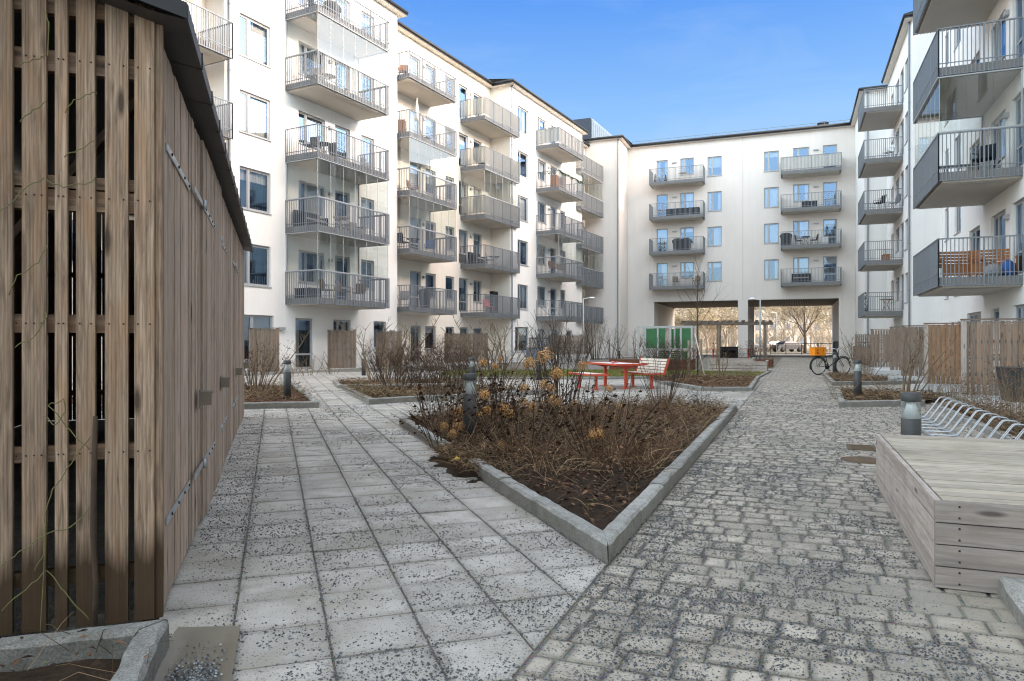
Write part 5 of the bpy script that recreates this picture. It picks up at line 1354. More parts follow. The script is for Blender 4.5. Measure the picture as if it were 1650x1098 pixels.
# hydrangeas with dry flower heads
def head_mesh(seed):
    rr = random.Random(seed); mb = MB()
    for i in range(420):
        a = rr.uniform(0, 6.283); zz = rr.uniform(-.75, 1); q = math.sqrt(max(0, 1 - zz * zz)); rad = rr.uniform(.62, 1.02) * (1 + .18 * math.sin(a * 3 + seed))
        c = Vector((q * math.cos(a), q * math.sin(a), zz * .95)) * rad; nrm = c.normalized()
        t1 = nrm.orthogonal().normalized(); t2 = nrm.cross(t1); th = rr.uniform(0, 6.28); s = rr.uniform(.07, .125)
        u = (t1 * math.cos(th) + t2 * math.sin(th)) * s; w_ = (-t1 * math.sin(th) + t2 * math.cos(th)) * s * .8; up = nrm * s * rr.uniform(.1, .7)
        mb.add([c - u, c + w_ * .9 + up * .4, c + u + up, c - w_ * .9 + up * .6], [(0, 1, 2), (0, 2, 3)], 0, rr.choice([.35, .6, .85, 1.0, 1.2, 1.4]))
    return mb.mesh('dry_flower', ['flower_dry'])
HM = [head_mesh(s) for s in (1, 2, 3)]
heads = [(877, 575, 6.8, 25), (852, 586, 8.2, 20), (939, 590, 9, 17), (898, 603, 7.6, 21), (876, 620, 8.2, 17), (888, 626, 8.4, 13), (780, 637, 7.4, 19), (893, 646, 7.8, 22), (845, 626, 9.0, 15), (982, 627, 9.0, 13), (779, 585, 10.0, 13), (798, 591, 10.6, 11), (806, 580, 10.8, 9),
         (738, 664, 8.3, 17), (738, 686, 8.0, 17), (729, 700, 7.9, 15), (716, 688, 8.3, 14), (811, 660, 8.4, 18), (784, 662, 8.8, 16), (842, 648, 9.4, 15), (964, 698, 6.9, 19), (809, 717, 7.2, 14), (825, 668, 8.9, 14), (858, 655, 9.2, 14), (772, 668, 8.2, 12), (955, 702, 6.8, 14), (905, 668, 8.9, 11), (1000, 655, 9.8, 9), (925, 650, 9.8, 10)]
bushes = [((0.10, 7.3), 'dry hydrangea with the largest pale flower heads in the middle of the front bed'), ((-.30, 8.8), 'dry hydrangea behind the closest bollard light'), ((-.72, 8.2), 'low dry hydrangea on the left side of the closest bollard light'), ((.75, 9.1), 'sparse dry hydrangea in the rear middle of the front bed'), ((.85, 7.0), 'drooping dry hydrangea with low flower heads towards the kerb point'), ((-.35, 10.4), 'small headed dry hydrangea at the back of the front bed')]
grp = {}
for px, py, Y, d in heads:
    p = at(px, Y, py); b = min(range(len(bushes)), key=lambda i: (bushes[i][0][0] - p.x) ** 2 + (bushes[i][0][1] - p.y) ** 2 * .6); grp.setdefault(b, []).append((p, d / FPX * Y / 2 * 1.22))
for b, ((bx_, by_), lab) in enumerate(bushes):
    t = thing('hydrangea', lab, 'shrub', (bx_, by_, .06), 0, 'dry hydrangeas of the front bed'); mb = MB(); rr = random.Random(b + 50); o = Vector((bx_, by_, .06))
    ends = [(p - o, r) for p, r in grp.get(b, [])]
    for e, r in ends + [(Vector((rr.uniform(-.6, .6), rr.uniform(-.6, .6), rr.uniform(.3, .85))), 0) for _ in range(34)]:
        s = Vector((e.x * .35 + rr.uniform(-.08, .08), e.y * .35 + rr.uniform(-.08, .08), -.02)); m = s.lerp(e, .5) + Vector((rr.uniform(-.05, .05), rr.uniform(-.05, .05), .03))
        mb.tube([s, s.lerp(m, .5), m, m.lerp(e, .55) + Vector((0, 0, .01)), e], [.0048, .0045, .004, .0035, .0025], 4, rr.choice([0, 0, 1]), 1, False)
        if r == 0 and rr.random() < .8:
            for _ in range(5):
                c = s.lerp(e, rr.uniform(.4, 1)); z = rr.uniform(.015, .035); mb.add([c, c + Vector((z, rr.uniform(-z, z), -z * .3)), c + Vector((rr.uniform(-z, z), z, -z)), c + Vector((-z * .6, z * .5, -z * .8))], [(0, 1, 2), (0, 2, 3)], 2, rr.uniform(.3, 1.2))
    mb.build('stems', ['twig_dark', 'twig_tan', 'leaf_dead'], t)
    for k, (e, r) in enumerate(ends):
        h_ = link('flower_head', HM[(k + b) % 3], t, e); h_.scale = (r, r, r * rr.uniform(.9, 1.15)); h_.rotation_euler = (rr.uniform(-.5, .5), rr.uniform(-.5, .5), rr.uniform(0, 6.28))

SM['dead'] = [shrub_mesh(s_, 60, 1.0, 1.5, .0075, 2, 0, .2, ('leaf_rust', 'leaf_dead'), 2, .12) for s_ in (61, 62, 63)]
rr = random.Random(77)
for k in range(24):
    for _ in range(50):
        x, y = rr.uniform(-1.4, 3.4), rr.uniform(6.2, 12.4)
        if inside(shrink(BED_TRI, .35), x, y): break
    t = thing('dead_perennial', 'clump of collapsed rust brown dead stems in the hydrangea bed', 'plant', (x, y, .05), rr.uniform(0, 6.28), 'dead perennials of the hydrangea bed')
    o = link('stems', SM['dead'][k % 3], t); q = rr.uniform(.26, .46); o.scale = (q * 1.1, q * 1.1, q * rr.uniform(.7, 1.15))

# loose dry material on the soil: nobody could count it
def litter(name, label, polys, n, seed, dens, mats, stalk=True, green=0.0, hmax=.35, scale=1.0):
    rr = random.Random(seed); mb = MB(); done = 0; tries = 0
    while done < n and tries < n * 12:
        tries += 1; poly = rr.choice(polys); xs = [p[0] for p in poly]; ys = [p[1] for p in poly]; x = rr.uniform(min(xs), max(xs)); y = rr.uniform(min(ys), max(ys))
        if not inside(poly, x, y) or rr.random() > dens(x, y): continue
        done += 1; z = .07; kind = rr.random()
        if stalk and kind < (.07 if name == 'dry_undergrowth' and y < 6.0 else .36):
            a = rr.uniform(0, 6.28); L = rr.uniform(.08, .34) * scale; up = rr.betavariate(1.2, 2.2) * hmax
            p0 = Vector((x, y, z + rr.uniform(-.01, .03))); e = p0 + Vector((math.cos(a) * L, math.sin(a) * L, up)); m = p0.lerp(e, .5) + Vector((rr.uniform(-.04, .04), rr.uniform(-.04, .04), rr.uniform(.0, .06)))
            r = rr.uniform(.0011, .0026) * scale; mb.tube([p0, p0.lerp(m, .6), m, m.lerp(e, .5) + Vector((0, 0, .008)), e], [r, r, r, r * .8, r * .5], 3, 0, rr.choice([.15, .3, .45, .65, .9, 1.2, 1.8]), False, False)
        else:
            s = rr.uniform(.010, .030) * scale; c = Vector((x, y, z + rr.random() ** 2.5 * hmax * .7)); a = rr.uniform(0, 6.28); u = Vector((math.cos(a), math.sin(a), rr.uniform(-.5, .5))) * s; v = Vector((-math.sin(a), math.cos(a), rr.uniform(-.6, .6))) * s * .55
            gi = 2 if rr.random() < green else 1
            mb.add([c - u, c + v + Vector((0, 0, s * .3)), c + u, c - v + Vector((0, 0, s * .2))], [(0, 1, 2), (0, 2, 3)], gi, rr.choice([.2, .35, .6, .9, 1.3, 1.9]))
    return tag(mb.build(name, mats), label, 'dry litter', kind='stuff')
def dens_tri(x, y):
    s = (Vector((x, y)) - TIP).dot(Vector((.06, 1)).normalized())
    if s < 2.0: return .55
    if s < 2.9: return .6
    return .75 + .25 * mnoise.noise(Vector((x * 2, y * 2, 3)))
litter('dry_undergrowth', 'tangle of dry stalks and dead leaves covering the hydrangea bed', [shrink(BED_TRI, .12)], 20000, 1, dens_tri, ['stalk_tan', 'leaf_dead', 'leaf_green'], True, .02, .30)
SP = [tuple(gs + gd * .1 + gn * -.22), tuple(ge - gd * .1 + gn * -.22), tuple(ge - gd * .2 + gn * .16), tuple(gs + gd * .2 + gn * .16)]
litter('dry_roots', 'dead roots and stalks hanging over the gap in the kerb', [SP], 1500, 4, lambda x, y: 1, ['stalk_tan', 'leaf_dead', 'leaf_green'], True, 0, .10, .8)
litter('dead_leaves', 'dead leaves and mulch scattered in the rear beds', [shrink(q, .12) for q in (BED_B, BED_C, BED_D, BED_E, BED_F, BED_H, BED_I)], 13000, 2, lambda x, y: .9, ['stalk_tan', 'leaf_dead', 'leaf_green'], True, .06, .16, 1.5)
litter('ground_cover', 'low green and brown ground cover around the bollard by the shed', [BED_A, [BED_B[0], BED_B[3], (-3.0, 16.9), (-1.9, 15.0)]], 7000, 3, lambda x, y: .9, ['stalk_tan', 'leaf_dead', 'leaf_green'], True, .62, .26, 1.25)
litter('dry_stalks', 'dry stalks in the strip bed behind the bicycle rack', [BED_G], 2600, 6, lambda x, y: .9, ['stalk_tan', 'leaf_dead', 'leaf_green'], True, .02, .25, 1.2)
litter('fallen_twigs', 'dead twigs and leaves inside the granite planter by the shed', [PLANTER], 500, 8, lambda x, y: .9, ['stalk_tan', 'leaf_dead', 'leaf_green'], True, .1, .16, .8)
def grassblades():
    rr = random.Random(9); mb = MB(); xs = [p[0] for p in LAWN]; ys = [p[1] for p in LAWN]; n = 0
    while n < 15000:
        x, y = rr.uniform(min(xs), max(xs)), rr.uniform(min(ys), max(ys))
        if not inside(LAWN, x, y): continue
        n += 1; h = rr.uniform(.03, .075); a = rr.uniform(0, 6.28); w_ = .012
        mb.add([(x - w_ * math.cos(a), y - w_ * math.sin(a), .03), (x + w_ * math.cos(a), y + w_ * math.sin(a), .03), (x + rr.uniform(-.03, .03), y + rr.uniform(-.03, .03), .03 + h)], [(0, 1, 2)], 0, rr.uniform(.6, 1.4))
    tag(mb.build('grass', 'grass_blade'), 'short yellowish winter grass of the small lawn', 'grass', kind='stuff')
grassblades()
# climbing vine on the slatted shed front
t = thing('climbing_vine', 'thin yellowish vine wound over the slatted shed front', 'vine', SO, SF.a); rr = random.Random(6)
def vine(pts, r=.0022):
    P = [Vector((sx(a), -.05 + rr.uniform(-.02, .015), EYE - (b - HZ) / FPX * 3.02)) for a, b in pts]; Q = []
    for i in range(len(P) - 1):
        for k in range(5):
            s = k / 5; s2 = s * s * (3 - 2 * s); Q.append(P[i].lerp(P[i + 1], s) + Vector((0, 0, .006 * math.sin(i * 3 + k))))
    Q.append(P[-1]); mb = MB(); mb.tube(Q, r, 5); mb.build('stem', 'vine_green', t)
for p in ([(0, 358), (20, 342), (45, 318), (78, 300), (110, 312), (150, 302), (160, 290)], [(35, 130), (60, 118), (82, 108), (86, 60), (78, 40)], [(38, 215), (60, 195), (82, 180)], [(110, 195), (125, 175), (150, 162), (160, 158)], [(110, 265), (130, 250), (155, 235)],
          [(20, 480), (35, 450), (70, 430), (82, 400)], [(30, 560), (60, 545), (84, 512), (80, 505)], [(76, 665), (95, 680), (110, 660), (108, 640), (85, 648), (118, 690), (150, 720)], [(60, 905), (75, 880), (78, 820), (90, 780), (120, 740), (150, 700)], [(0, 900), (40, 870), (75, 850), (120, 840), (160, 800)], [(10, 960), (60, 920), (80, 905), (110, 940), (150, 985)], [(70, 1010), (78, 900), (80, 830)]): vine(p)
mb = MB(); q = [Vector((sx(a), -.06, EYE - (b - HZ) / FPX * 3.02)) for a, b in ((158, 1005), (160, 930), (155, 850), (157, 760), (159, 668))]; mb.tube(q, [.011, .011, .0105, .011, .009], 8); mb.build('main_stem', 'twig_dark', t)

# young tree with stakes
def branch(mb, p, d, L, r, lev, rr, mi=0, leaf=None, droop=0.0, nseg=4, sides=5):
    pts = [p]; dd = d.copy(); rs = [r]
    for k in range(nseg):
        dd = (dd + Vector((rr.uniform(-.16, .16), rr.uniform(-.16, .16), rr.uniform(-.02, .14) - droop))).normalized(); pts.append(pts[-1] + dd * L / nseg); rs.append(r * (1 - .62 * (k + 1) / nseg))
    mb.tube(pts, rs, max(3, sides), mi, 1, False)
    if lev == 0:
        if leaf:
            for _ in range(leaf[0]):
                c = pts[rr.randrange(1, nseg + 1)] + Vector((rr.uniform(-1, 1), rr.uniform(-1, 1), rr.uniform(-1, 1))) * leaf[1] * 2.5; s = leaf[1] * rr.uniform(.5, 1.3)
                mb.add([c, c + Vector((s, rr.uniform(-s, s), rr.uniform(-s, s))), c + Vector((rr.uniform(-s, s), s, rr.uniform(-s, s))), c + Vector((-s * .4, s * .7, s * .5))], [(0, 1, 2), (0, 2, 3)], 1, rr.uniform(.5, 1.4))
        return
    n = rr.choice([3, 4, 4, 5]) + (1 if leaf else 0)
    for i in range(n):
        k = rr.uniform(.35, 1.0); j = min(nseg - 1, int(k * nseg)); q = pts[j].lerp(pts[j + 1], k * nseg - j); a = rr.uniform(0, 6.28); sp = rr.uniform(.45, .9)
        o = dd.orthogonal().normalized(); o2 = dd.cross(o); nd_ = (dd + (o * math.cos(a) + o2 * math.sin(a)) * sp).normalized()
        branch(mb, q, nd_, L * rr.uniform(.5, .78), rs[j] * .55, lev - 1, rr, mi, leaf, droop, nseg, sides - 1)
t = thing('young_tree', 'slender young leafless tree held between wooden stakes at the edge of the lawn', 'tree', (X(1124, 25), 25, .05), 0); rr = random.Random(22)
mb = MB(); mb.tube([(0, 0, 0), (.01, 0, 1.2), (-.01, .01, 2.2), (.0, 0, 3.2), (.02, 0, 3.9)], [.032, .028, .022, .013, .005], 8); mb.build('trunk', 'bark', t)
mb = MB()
for i in range(15):
    z = 1.7 + i * .15; a = i * 2.4; L = (1.25 - .045 * i) * rr.uniform(.7, 1.1)
    branch(mb, Vector((0, 0, z)), Vector((math.cos(a) * .75, math.sin(a) * .75, .75 + .05 * i)).normalized(), L, .010 * (1 - i * .03), 1, rr, 0, None, 0, 4, 4)
mb.build('crown', ['twig_dark'], t)
for k, (px, Y, h, lean, lab) in enumerate(((1110, 24.8, 1.25, 0, 'short upright wooden tree stake left of the young tree'), (1129, 24.8, 1.3, 0, 'short upright wooden tree stake right of the young tree'), (1136, 24.6, 1.5, -.35, 'thin pale pole leaning against the young tree'))):
    mb = MB(); r = .05 if k < 2 else .018
    mb.tube([(0, 0, 0), (lean * .5, 0, h * .5), (lean, 0, h)], [r, r, r * .95], 8, 0); tag(mb.build('tree_stake', 'stake_wood' if k < 2 else 'slat_pale'), lab, 'stake').location = (X(px, Y), Y, .04)

# trees and buildings in the sun beyond the passage
def sun_tree(label, px, Y, h, seed, mi_mat='bark_sun', leaf=(5, .10), r=.16, name='winter_tree'):
    t = thing(name, label, 'tree', (X(px, Y), Y, -.03), 0); rr = random.Random(seed)
    mb = MB(); top = Vector((rr.uniform(-.4, .4), rr.uniform(-.4, .4), h * .42)); mb.tube([(0, 0, 0), top * .5 + Vector((.1, 0, 0)), top], [r, r * .8, r * .62], 8); mb.build('trunk', mi_mat, t)
    mb = MB(); n = 6
    for i in range(n):
        a = 6.28 * i / n + rr.uniform(-.4, .4); branch(mb, top * rr.uniform(.5, 1), Vector((math.cos(a) * .6, math.sin(a) * .6, .85)).normalized(), h * rr.uniform(.28, .4), r * .42, 3, rr, 0, leaf, .02, 4, 5)
    mb.build('crown', [mi_mat, 'leaf_ochre'], t)
for args in (('sunlit pale tree close to the left wall of the passage mouth', 1083, 118, 9, 21), ('sunlit pale tree between the two trees left of the pergola posts', 1107, 122, 11, 22), ('sunlit pale tree behind the pergola posts', 1168, 92, 6.5, 23), ('sunlit low tree behind the silver car', 1248, 118, 9, 24), ('sunlit low tree between the street lamp and the dark branched tree', 1279, 112, 9, 25), ('sunlit pale tree behind the dark branched tree, right of it', 1322, 106, 8, 26), ('sunlit low tree in the left part of the passage, above the green panels', 1100, 90, 6, 27), ('sunlit low tree in the middle of the pergola view', 1140, 88, 6, 28)):
    sun_tree(*args)
for args in (('sunlit pale brown tree behind the left half of the passage, beside its wall', 1092, 97, 9, 1), ('sunlit pale brown tree behind the left half of the passage, above the pergola', 1122, 104, 10, 2), ('sunlit pale brown tree seen over the middle of the pergola', 1150, 99, 9, 3), ('sunlit pale brown tree just left of the passage pillar', 1182, 106, 11, 4),
             ('sunlit pale brown tree just right of the passage pillar', 1236, 103, 10, 5), ('sunlit pale tree right of the far street lamp', 1262, 108, 11, 6), ('sunlit pale brown tree at the right end of the passage', 1338, 112, 10, 8), ('sunlit tree behind the dark branched one', 1306, 116, 10, 9)):
    sun_tree(*args)
SM['sun'] = [shrub_mesh(s_, 60, 1.0, 1.3, .008, 9, 0, .25, ('bark_sun', 'leaf_ochre'), 2, .08) for s_ in (81, 82, 83)]
for k, (px, Y, h) in enumerate(((1094, 92, 3.2), (1112, 95, 4.4), (1130, 90, 2.6), (1160, 94, 3.4), (1178, 97, 4.8), (1224, 96, 3.6), (1240, 110, 3.0), (1262, 118, 4.6), (1326, 104, 4.6), (1340, 98, 3.2))):
    t = thing('winter_shrub', 'tall pale twiggy shrub standing in the sun beyond the passage', 'shrub', (X(px, Y), Y, -.03), k * 1.3, 'sunlit twiggy shrubs beyond the passage')
    o = link('stems', SM['sun'][k % 3], t); o.scale = (h * .9, h * .9, h)
sun_tree('dark many stemmed tree standing behind the railing', 1297, 88, 8.5, 17, 'bark', None, .22)
def far_block(label, px0, px1, Y, h, mat, nfl, ncol):
    x0, x1 = X(px0, Y), X(px1, Y); t = thing('far_building', label, 'building', (x0, Y, -.03), 0); W_ = x1 - x0; mb = MB(); mb.box((0, 0, 0), (W_, 12, h)); mb.build('wall', mat, t)
    mb = MB(); mb.box((-.3, -.3, h), (W_ + .3, 12.3, h + .4)); mb.build('roof', 'pot_dark', t)
    for k in range(nfl):
        for i in range(ncol):
            wm = MB(); cx = W_ * (i + .5) / ncol; z = 1.2 + k * 3; wm.box((cx - .6, -.02, z), (cx + .6, -.002, z + 1.4)); wm.box((cx - .7, -.05, z - .08), (cx + .7, -.002, z - .002), 1); wm.build('window', ['box_blue', 'white_frame'], t)
far_block('orange plastered building in the sun behind the left half of the passage', 1040, 1175, 150, 10, 'bld_sun', 3, 6)
far_block('pale sunlit building behind the right half of the passage', 1186, 1400, 165, 9, 'bld_sun_pale', 3, 9)
def car(label, px, Y, rz, mat):
    t = thing('parked_car', label, 'car', (X(px, Y), Y, 0), rz); mb = MB()
    prof = [(-2.1, .35), (-2.15, .75), (-1.95, .95), (-1.25, 1.02), (-.75, 1.42), (.75, 1.46), (1.55, 1.02), (2.05, .95), (2.15, .6), (2.1, .35)]; V = []
    for y, s in ((-.85, .97), (-.80, 1), (.80, 1), (.85, .97)): V += [(x * s, y * (1 if z < 1.03 else .86), z) for x, z in prof]
    m = len(prof); mb.add(V, [(i * m + j, i * m + (j + 1) % m, (i + 1) * m + (j + 1) % m, (i + 1) * m + j) for i in range(3) for j in range(m)] + [tuple(range(m - 1, -1, -1)), tuple(3 * m + j for j in range(m))]); mb.build('body', mat, t)
    mb = MB()
    for s in (-1, 1): mb.add([(-1.15, s * .80, 1.05), (1.4, s * .80, 1.05), (.72, s * .735, 1.40), (-.72, s * .735, 1.37)], [(0, 1, 2, 3)])
    mb.add([(1.57, -.66, 1.05), (1.57, .66, 1.05), (.80, .62, 1.45), (.80, -.62, 1.45)], [(0, 1, 2, 3)]); mb.build('windows', 'cloth_black', t)
    for x in (-1.3, 1.35):
        for s in (-1, 1): wm = MB(); wm.tube([(x, s * .66, .32), (x, s * .87, .32)], .32, 18); wm.build('wheel', 'rubber', t)
car('silver car parked in the sun beyond the passage, left of the railing', 1243, 100, .35, 'car_silver'); car('dark car parked beyond the passage, close to the railing', 1268, 97, .3, 'car_dark')
# ------------------------------------------------------------------ things standing on the balconies
def bpos(fr, rec, k, fx, fy): x0, x1, yw_, yf = rec; return fr.w(x0 + fx * (x1 - x0), yw_ - (yw_ - yf) * fy, deck(k) + .004)
GB = 'furniture on the balconies'
proto = {}
def chair(mat, label, loc, rz):
    if ('c', mat) in proto: return copy_tree(proto[('c', mat)], loc, rz, label)
    t = thing('balcony_chair', label, 'chair', loc, rz, GB); proto[('c', mat)] = t
    mb = MB(); mb.box((-.24, -.23, .40), (.24, .23, .45)); mb.build('seat', mat, t)
    mb = MB(); mb.add([(-.24, .20, .46), (.24, .20, .46), (.24, .30, .90), (-.24, .30, .90), (-.24, .24, .46), (.24, .24, .46), (.24, .335, .90), (-.24, .335, .90)], [(0, 1, 2, 3), (5, 4, 7, 6), (0, 3, 7, 4), (1, 5, 6, 2), (3, 2, 6, 7), (0, 4, 5, 1)]); mb.build('backrest', mat, t)
    for x in (-.21, .21):
        for y in (-.2, .2): mb = MB(); mb.tube([(x * 1.08, y * 1.1, 0), (x, y, .40)], .014, 6); mb.build('leg', mat, t)
    for x in (-.25, .25): mb = MB(); mb.tube([(x, -.21, .42), (x, -.2, .63), (x, .25, .64)], .014, 6); mb.build('armrest', mat, t)
    return t
def table(mat, label, loc, rz, rnd_=True):
    if ('t', mat) in proto: return copy_tree(proto[('t', mat)], loc, rz, label)
    t = thing('balcony_table', label, 'table', loc, rz, GB); proto[('t', mat)] = t
    mb = MB(); mb.lathe([(.36, .70), (.37, .71), (.37, .725), (.36, .73)], 24); mb.build('table_top', mat, t)
    for k in range(4): a = .785 + k * 1.571; mb = MB(); mb.tube([(.30 * math.cos(a), .30 * math.sin(a), 0), (.08 * math.cos(a), .08 * math.sin(a), .40), (.26 * math.cos(a), .26 * math.sin(a), .70)], .012, 6); mb.build('leg', mat, t)
    return t
def sofa(mat, label, loc, rz, L=1.5):
    t = thing('balcony_sofa', label, 'sofa', loc, rz, GB); h = L / 2
    mb = MB(); mb.box((-h, -.32, .05), (h, .32, .36)); mb.build('base', mat, t); mb = MB(); mb.box((-h, .20, .362), (h, .34, .78)); mb.build('backrest', mat, t)
    for s in (-1, 1): mb = MB(); mb.box((s * h - .07 + (.07 if s < 0 else -.07), -.32, .362), (s * h + .07 + (.07 if s < 0 else -.07), .198, .58)); mb.build('armrest', mat, t)
    mb = MB(); mb.box((-h + .15, -.30, .364), (h - .15, .19, .45)); mb.build('cushion', 'cloth_grey', t); return t
def grill(label, loc, rz):
    if 'g' in proto: return copy_tree(proto['g'], loc, rz, label)
    t = thing('covered_grill', label, 'grill', loc, rz, GB); proto['g'] = t; mb = MB(); V = []; rr = random.Random(2); n = 16
    prof = [(.30, .02), (.31, .45), (.34, .72), (.40, .84), (.38, .98), (.26, 1.10), (.08, 1.14)]
    for r, z in prof: V += [(r * 1.25 * math.cos(2 * math.pi * j / n) * (1 + .05 * math.sin(j * 3 + z * 4)), r * .8 * math.sin(2 * math.pi * j / n) * (1 + .06 * math.sin(j * 2.2)), z) for j in range(n)]
    mb.add(V, [(i * n + j, i * n + (j + 1) % n, (i + 1) * n + (j + 1) % n, (i + 1) * n + j) for i in range(len(prof) - 1) for j in range(n)] + [tuple(range((len(prof) - 1) * n, len(prof) * n))], 0, 1, None, True); mb.build('cover', 'cloth_black', t); return t
def pot(label, loc, h=.5, mat='leaf_green'):
    t = thing('potted_plant', label, 'plant', loc, 0, 'plants on the balconies'); mb = MB(); mb.lathe([(.10, 0), (.14, .22), (.15, .26), (.13, .26), (.12, .22)], 14); mb.build('pot', 'pot_dark', t); rr = random.Random(int(h * 100)); mb = MB()
    for _ in range(90):
        a = rr.uniform(0, 6.28); z = .26 + rr.random() * h; r = .16 * (1 - (z - .26) / h * .8) * rr.random() ** .5; c = Vector((r * math.cos(a), r * math.sin(a), z)); s = rr.uniform(.03, .07); mb.add([c, c + Vector((s, 0, s * .5)), c + Vector((s * .5, s, s)), c + Vector((-s * .4, s * .5, s * .3))], [(0, 1, 2), (0, 2, 3)], 0, rr.uniform(.6, 1.3))
    mb.build('foliage', mat, t); return t
def crate(mat, label, loc, rz, s=(.6, .35, .45)):
    t = thing('storage_box', label, 'box', loc, rz, GB); mb = MB(); a, b, h = s[0] / 2, s[1] / 2, s[2]; n = 4
    for i in range(n):
        z0, z1 = h * i / n + .004, h * (i + 1) / n - .006; mb.box((-a, -b, z0), (a, -b + .02, z1)); mb.box((-a, b - .02, z0), (a, b, z1)); mb.box((-a, -b + .021, z0), (-a + .02, b - .021, z1)); mb.box((a - .02, -b + .021, z0), (a, b - .021, z1))
    mb.build('body', mat, t); mb = MB(); mb.box((-a - .01, -b - .01, h), (a + .01, b + .01, h + .03)); mb.build('lid', mat, t); return t
L_ = lambda nm, k, fx, fy: bpos(FL, LB[(nm, k)], k, fx, fy); a = FL.a
chair('cloth_black', 'black chair on the topmost balcony of the nearest glazed stack', L_('one', 4, .18, .5), a + 1.2); grill('covered grill on the topmost balcony of the nearest glazed stack', L_('one', 4, .42, .45), a)
chair('cloth_grey', 'grey fabric armchair on the glazed fourth floor balcony nearest the shed', L_('one', 3, .14, .5), a - 1.3); table('plastic_white', 'white round table on the glazed fourth floor balcony nearest the shed', L_('one', 3, .33, .5), a)
table('cloth_black', 'dark round table on the open balcony halfway up the nearest glazed stack', L_('one', 2, .28, .5), a); chair('cloth_black', 'black chair left of the dark round table on the open third floor balcony', L_('one', 2, .10, .55), a - 1.4); chair('cloth_black', 'black chair right of the dark round table on the open third floor balcony', L_('one', 2, .46, .5), a + 1.5)
sofa('cloth_black', 'long black sofa on the glazed second floor balcony nearest the shed', L_('one', 1, .22, .25), a); table('slat_pale', 'pale round table before the black sofa on the glazed second floor balcony', L_('one', 1, .52, .5), a); sofa('cloth_grey', 'short grey sofa at the far end of the glazed second floor balcony', L_('one', 1, .80, .25), a, 1.1)
chair('twig_tan', 'rattan armchair, left of three on the lowest glazed balcony', L_('one', 0, .33, .5), a + 1.2); chair('twig_tan', 'rattan armchair, middle of three on the lowest glazed balcony', L_('one', 0, .52, .6), a + .3); chair('twig_tan', 'rattan armchair, right of three on the lowest glazed balcony', L_('one', 0, .78, .5), a - 1.2)
crate('cloth_black', 'low black storage box at the near end of the lowest glazed balcony', L_('one', 0, .10, .45), a, (.7, .9, .4))
chair('teak', 'wooden chair on the topmost balcony of the second stack', L_('two', 4, .15, .5), a - 1.0); crate('teak', 'orange brown wooden box at the near end of the second stack below the top', L_('two', 3, .07, .6), a + .4, (.35, .35, .7)); chair('cloth_black', 'black chair on the second stack, one floor below the top', L_('two', 3, .62, .5), a + .6)
chair('teak', 'wooden chair on the middle glazed balcony of the second stack', L_('two', 2, .35, .5), a + .2); table('cloth_black', 'dark round table on the lower glazed balcony of the second stack', L_('two', 1, .35, .5), a); chair('cloth_blue', 'blue chair on the lower glazed balcony of the second stack', L_('two', 1, .7, .5), a - 1.1); chair('cloth_black', 'black chair beside the dark round table of the second stack', L_('two', 1, .15, .5), a + 1.4)
grill('covered round grill on the lowest balcony of the second stack', L_('two', 0, .58, .55), a); chair('cloth_grey', 'grey chair at the near end of the lowest balcony of the second stack', L_('two', 0, .15, .5), a - 1.2)
chair('cloth_black', 'small black chair on the third stack, one floor below the top', L_('three', 3, .25, .5), a + .6)
sofa('cloth_black', 'black sofa on the open balcony of the third stack above the lowest', L_('three', 1, .2, .4), a, 1.3); table('cloth_black', 'dark round table beside the black sofa of the third stack', L_('three', 1, .6, .5), a); chair('cloth_grey', 'grey chair between the black sofa and the dark table of the third stack', L_('three', 1, .42, .6), a + .4)
chair('cloth_pink', 'pink fabric chair on the lowest balcony of the third stack', L_('three', 0, .36, .6), a - .5); crate('cloth_black', 'dark open shelf box by the side wall on the lowest balcony of the third stack', L_('three', 0, .72, .3), a, (.6, .3, 1.5))
crate('teak', 'tall wooden box, left of two behind the green garland', L_('four', 3, .2, .6), a, (.55, .5, .95)); crate('teak', 'tall wooden box, right of two behind the green garland', L_('four', 3, .45, .6), a, (.5, .5, 1.0))
chair('teak', 'wooden chair at the near end of the glazed balcony in the fourth stack', L_('four', 1, .15, .6), a + 1.2); chair('teak', 'wooden chair at the middle of the glazed balcony in the fourth stack', L_('four', 1, .45, .6), a - .8); crate('cloth_blue', 'blue box on the lowest balcony of the farthest left stack', L_('five', 0, .35, .6), a, (.7, .5, .45))
# folded parasol and garland
t = thing('folded_parasol', 'white folded parasol leaning up from the second stack, one floor below the top', 'parasol', L_('two', 3, .40, .55), a); mb = MB(); mb.tube([(0, 0, 0), (0, 0, 2.35)], .02, 8); mb.lathe([(.22, 0), (.22, .06), (.05, .08)], 14); mb.build('pole', 'plastic_white', t); mb = MB(); mb.lathe([(.15, 1.15), (.12, 1.4), (.07, 2.0), (.02, 2.4)], 10); mb.build('canopy', 'plastic_white', t)
mb = MB(); rr = random.Random(5); x0, x1, yw_, yf = LB[('four', 3)]
path_ = [(x0 - .03, yw_ - .3), (x0 - .03, yf - .06), (x1 + .03, yf - .06)]; seg = [Vector((*p, 0)) for p in path_]
for s0, s1 in zip(seg, seg[1:]):
    n = int((s1 - s0).length * 60)
    for i in range(n):
        s = i / n; p = s0.lerp(s1, s); z = deck(3) + 1.10 - .10 * abs(math.sin(s * (s1 - s0).length * 2.2)); c = p + Vector((rr.uniform(-.07, .07), rr.uniform(-.07, .07), z + rr.uniform(-.08, .08))); q = .09
        mb.add([c, c + Vector((rr.uniform(-q, q), rr.uniform(-q, q), rr.uniform(-q, q))), c + Vector((rr.uniform(-q, q), rr.uniform(-q, q), rr.uniform(-q, q)))], [(0, 1, 2)])
o = mb.build('garland', 'garland_green'); o.rotation_euler = (0, 0, FL.a); tag(o, 'dark green garland draped along the railing of the fourth balcony stack', 'garland')
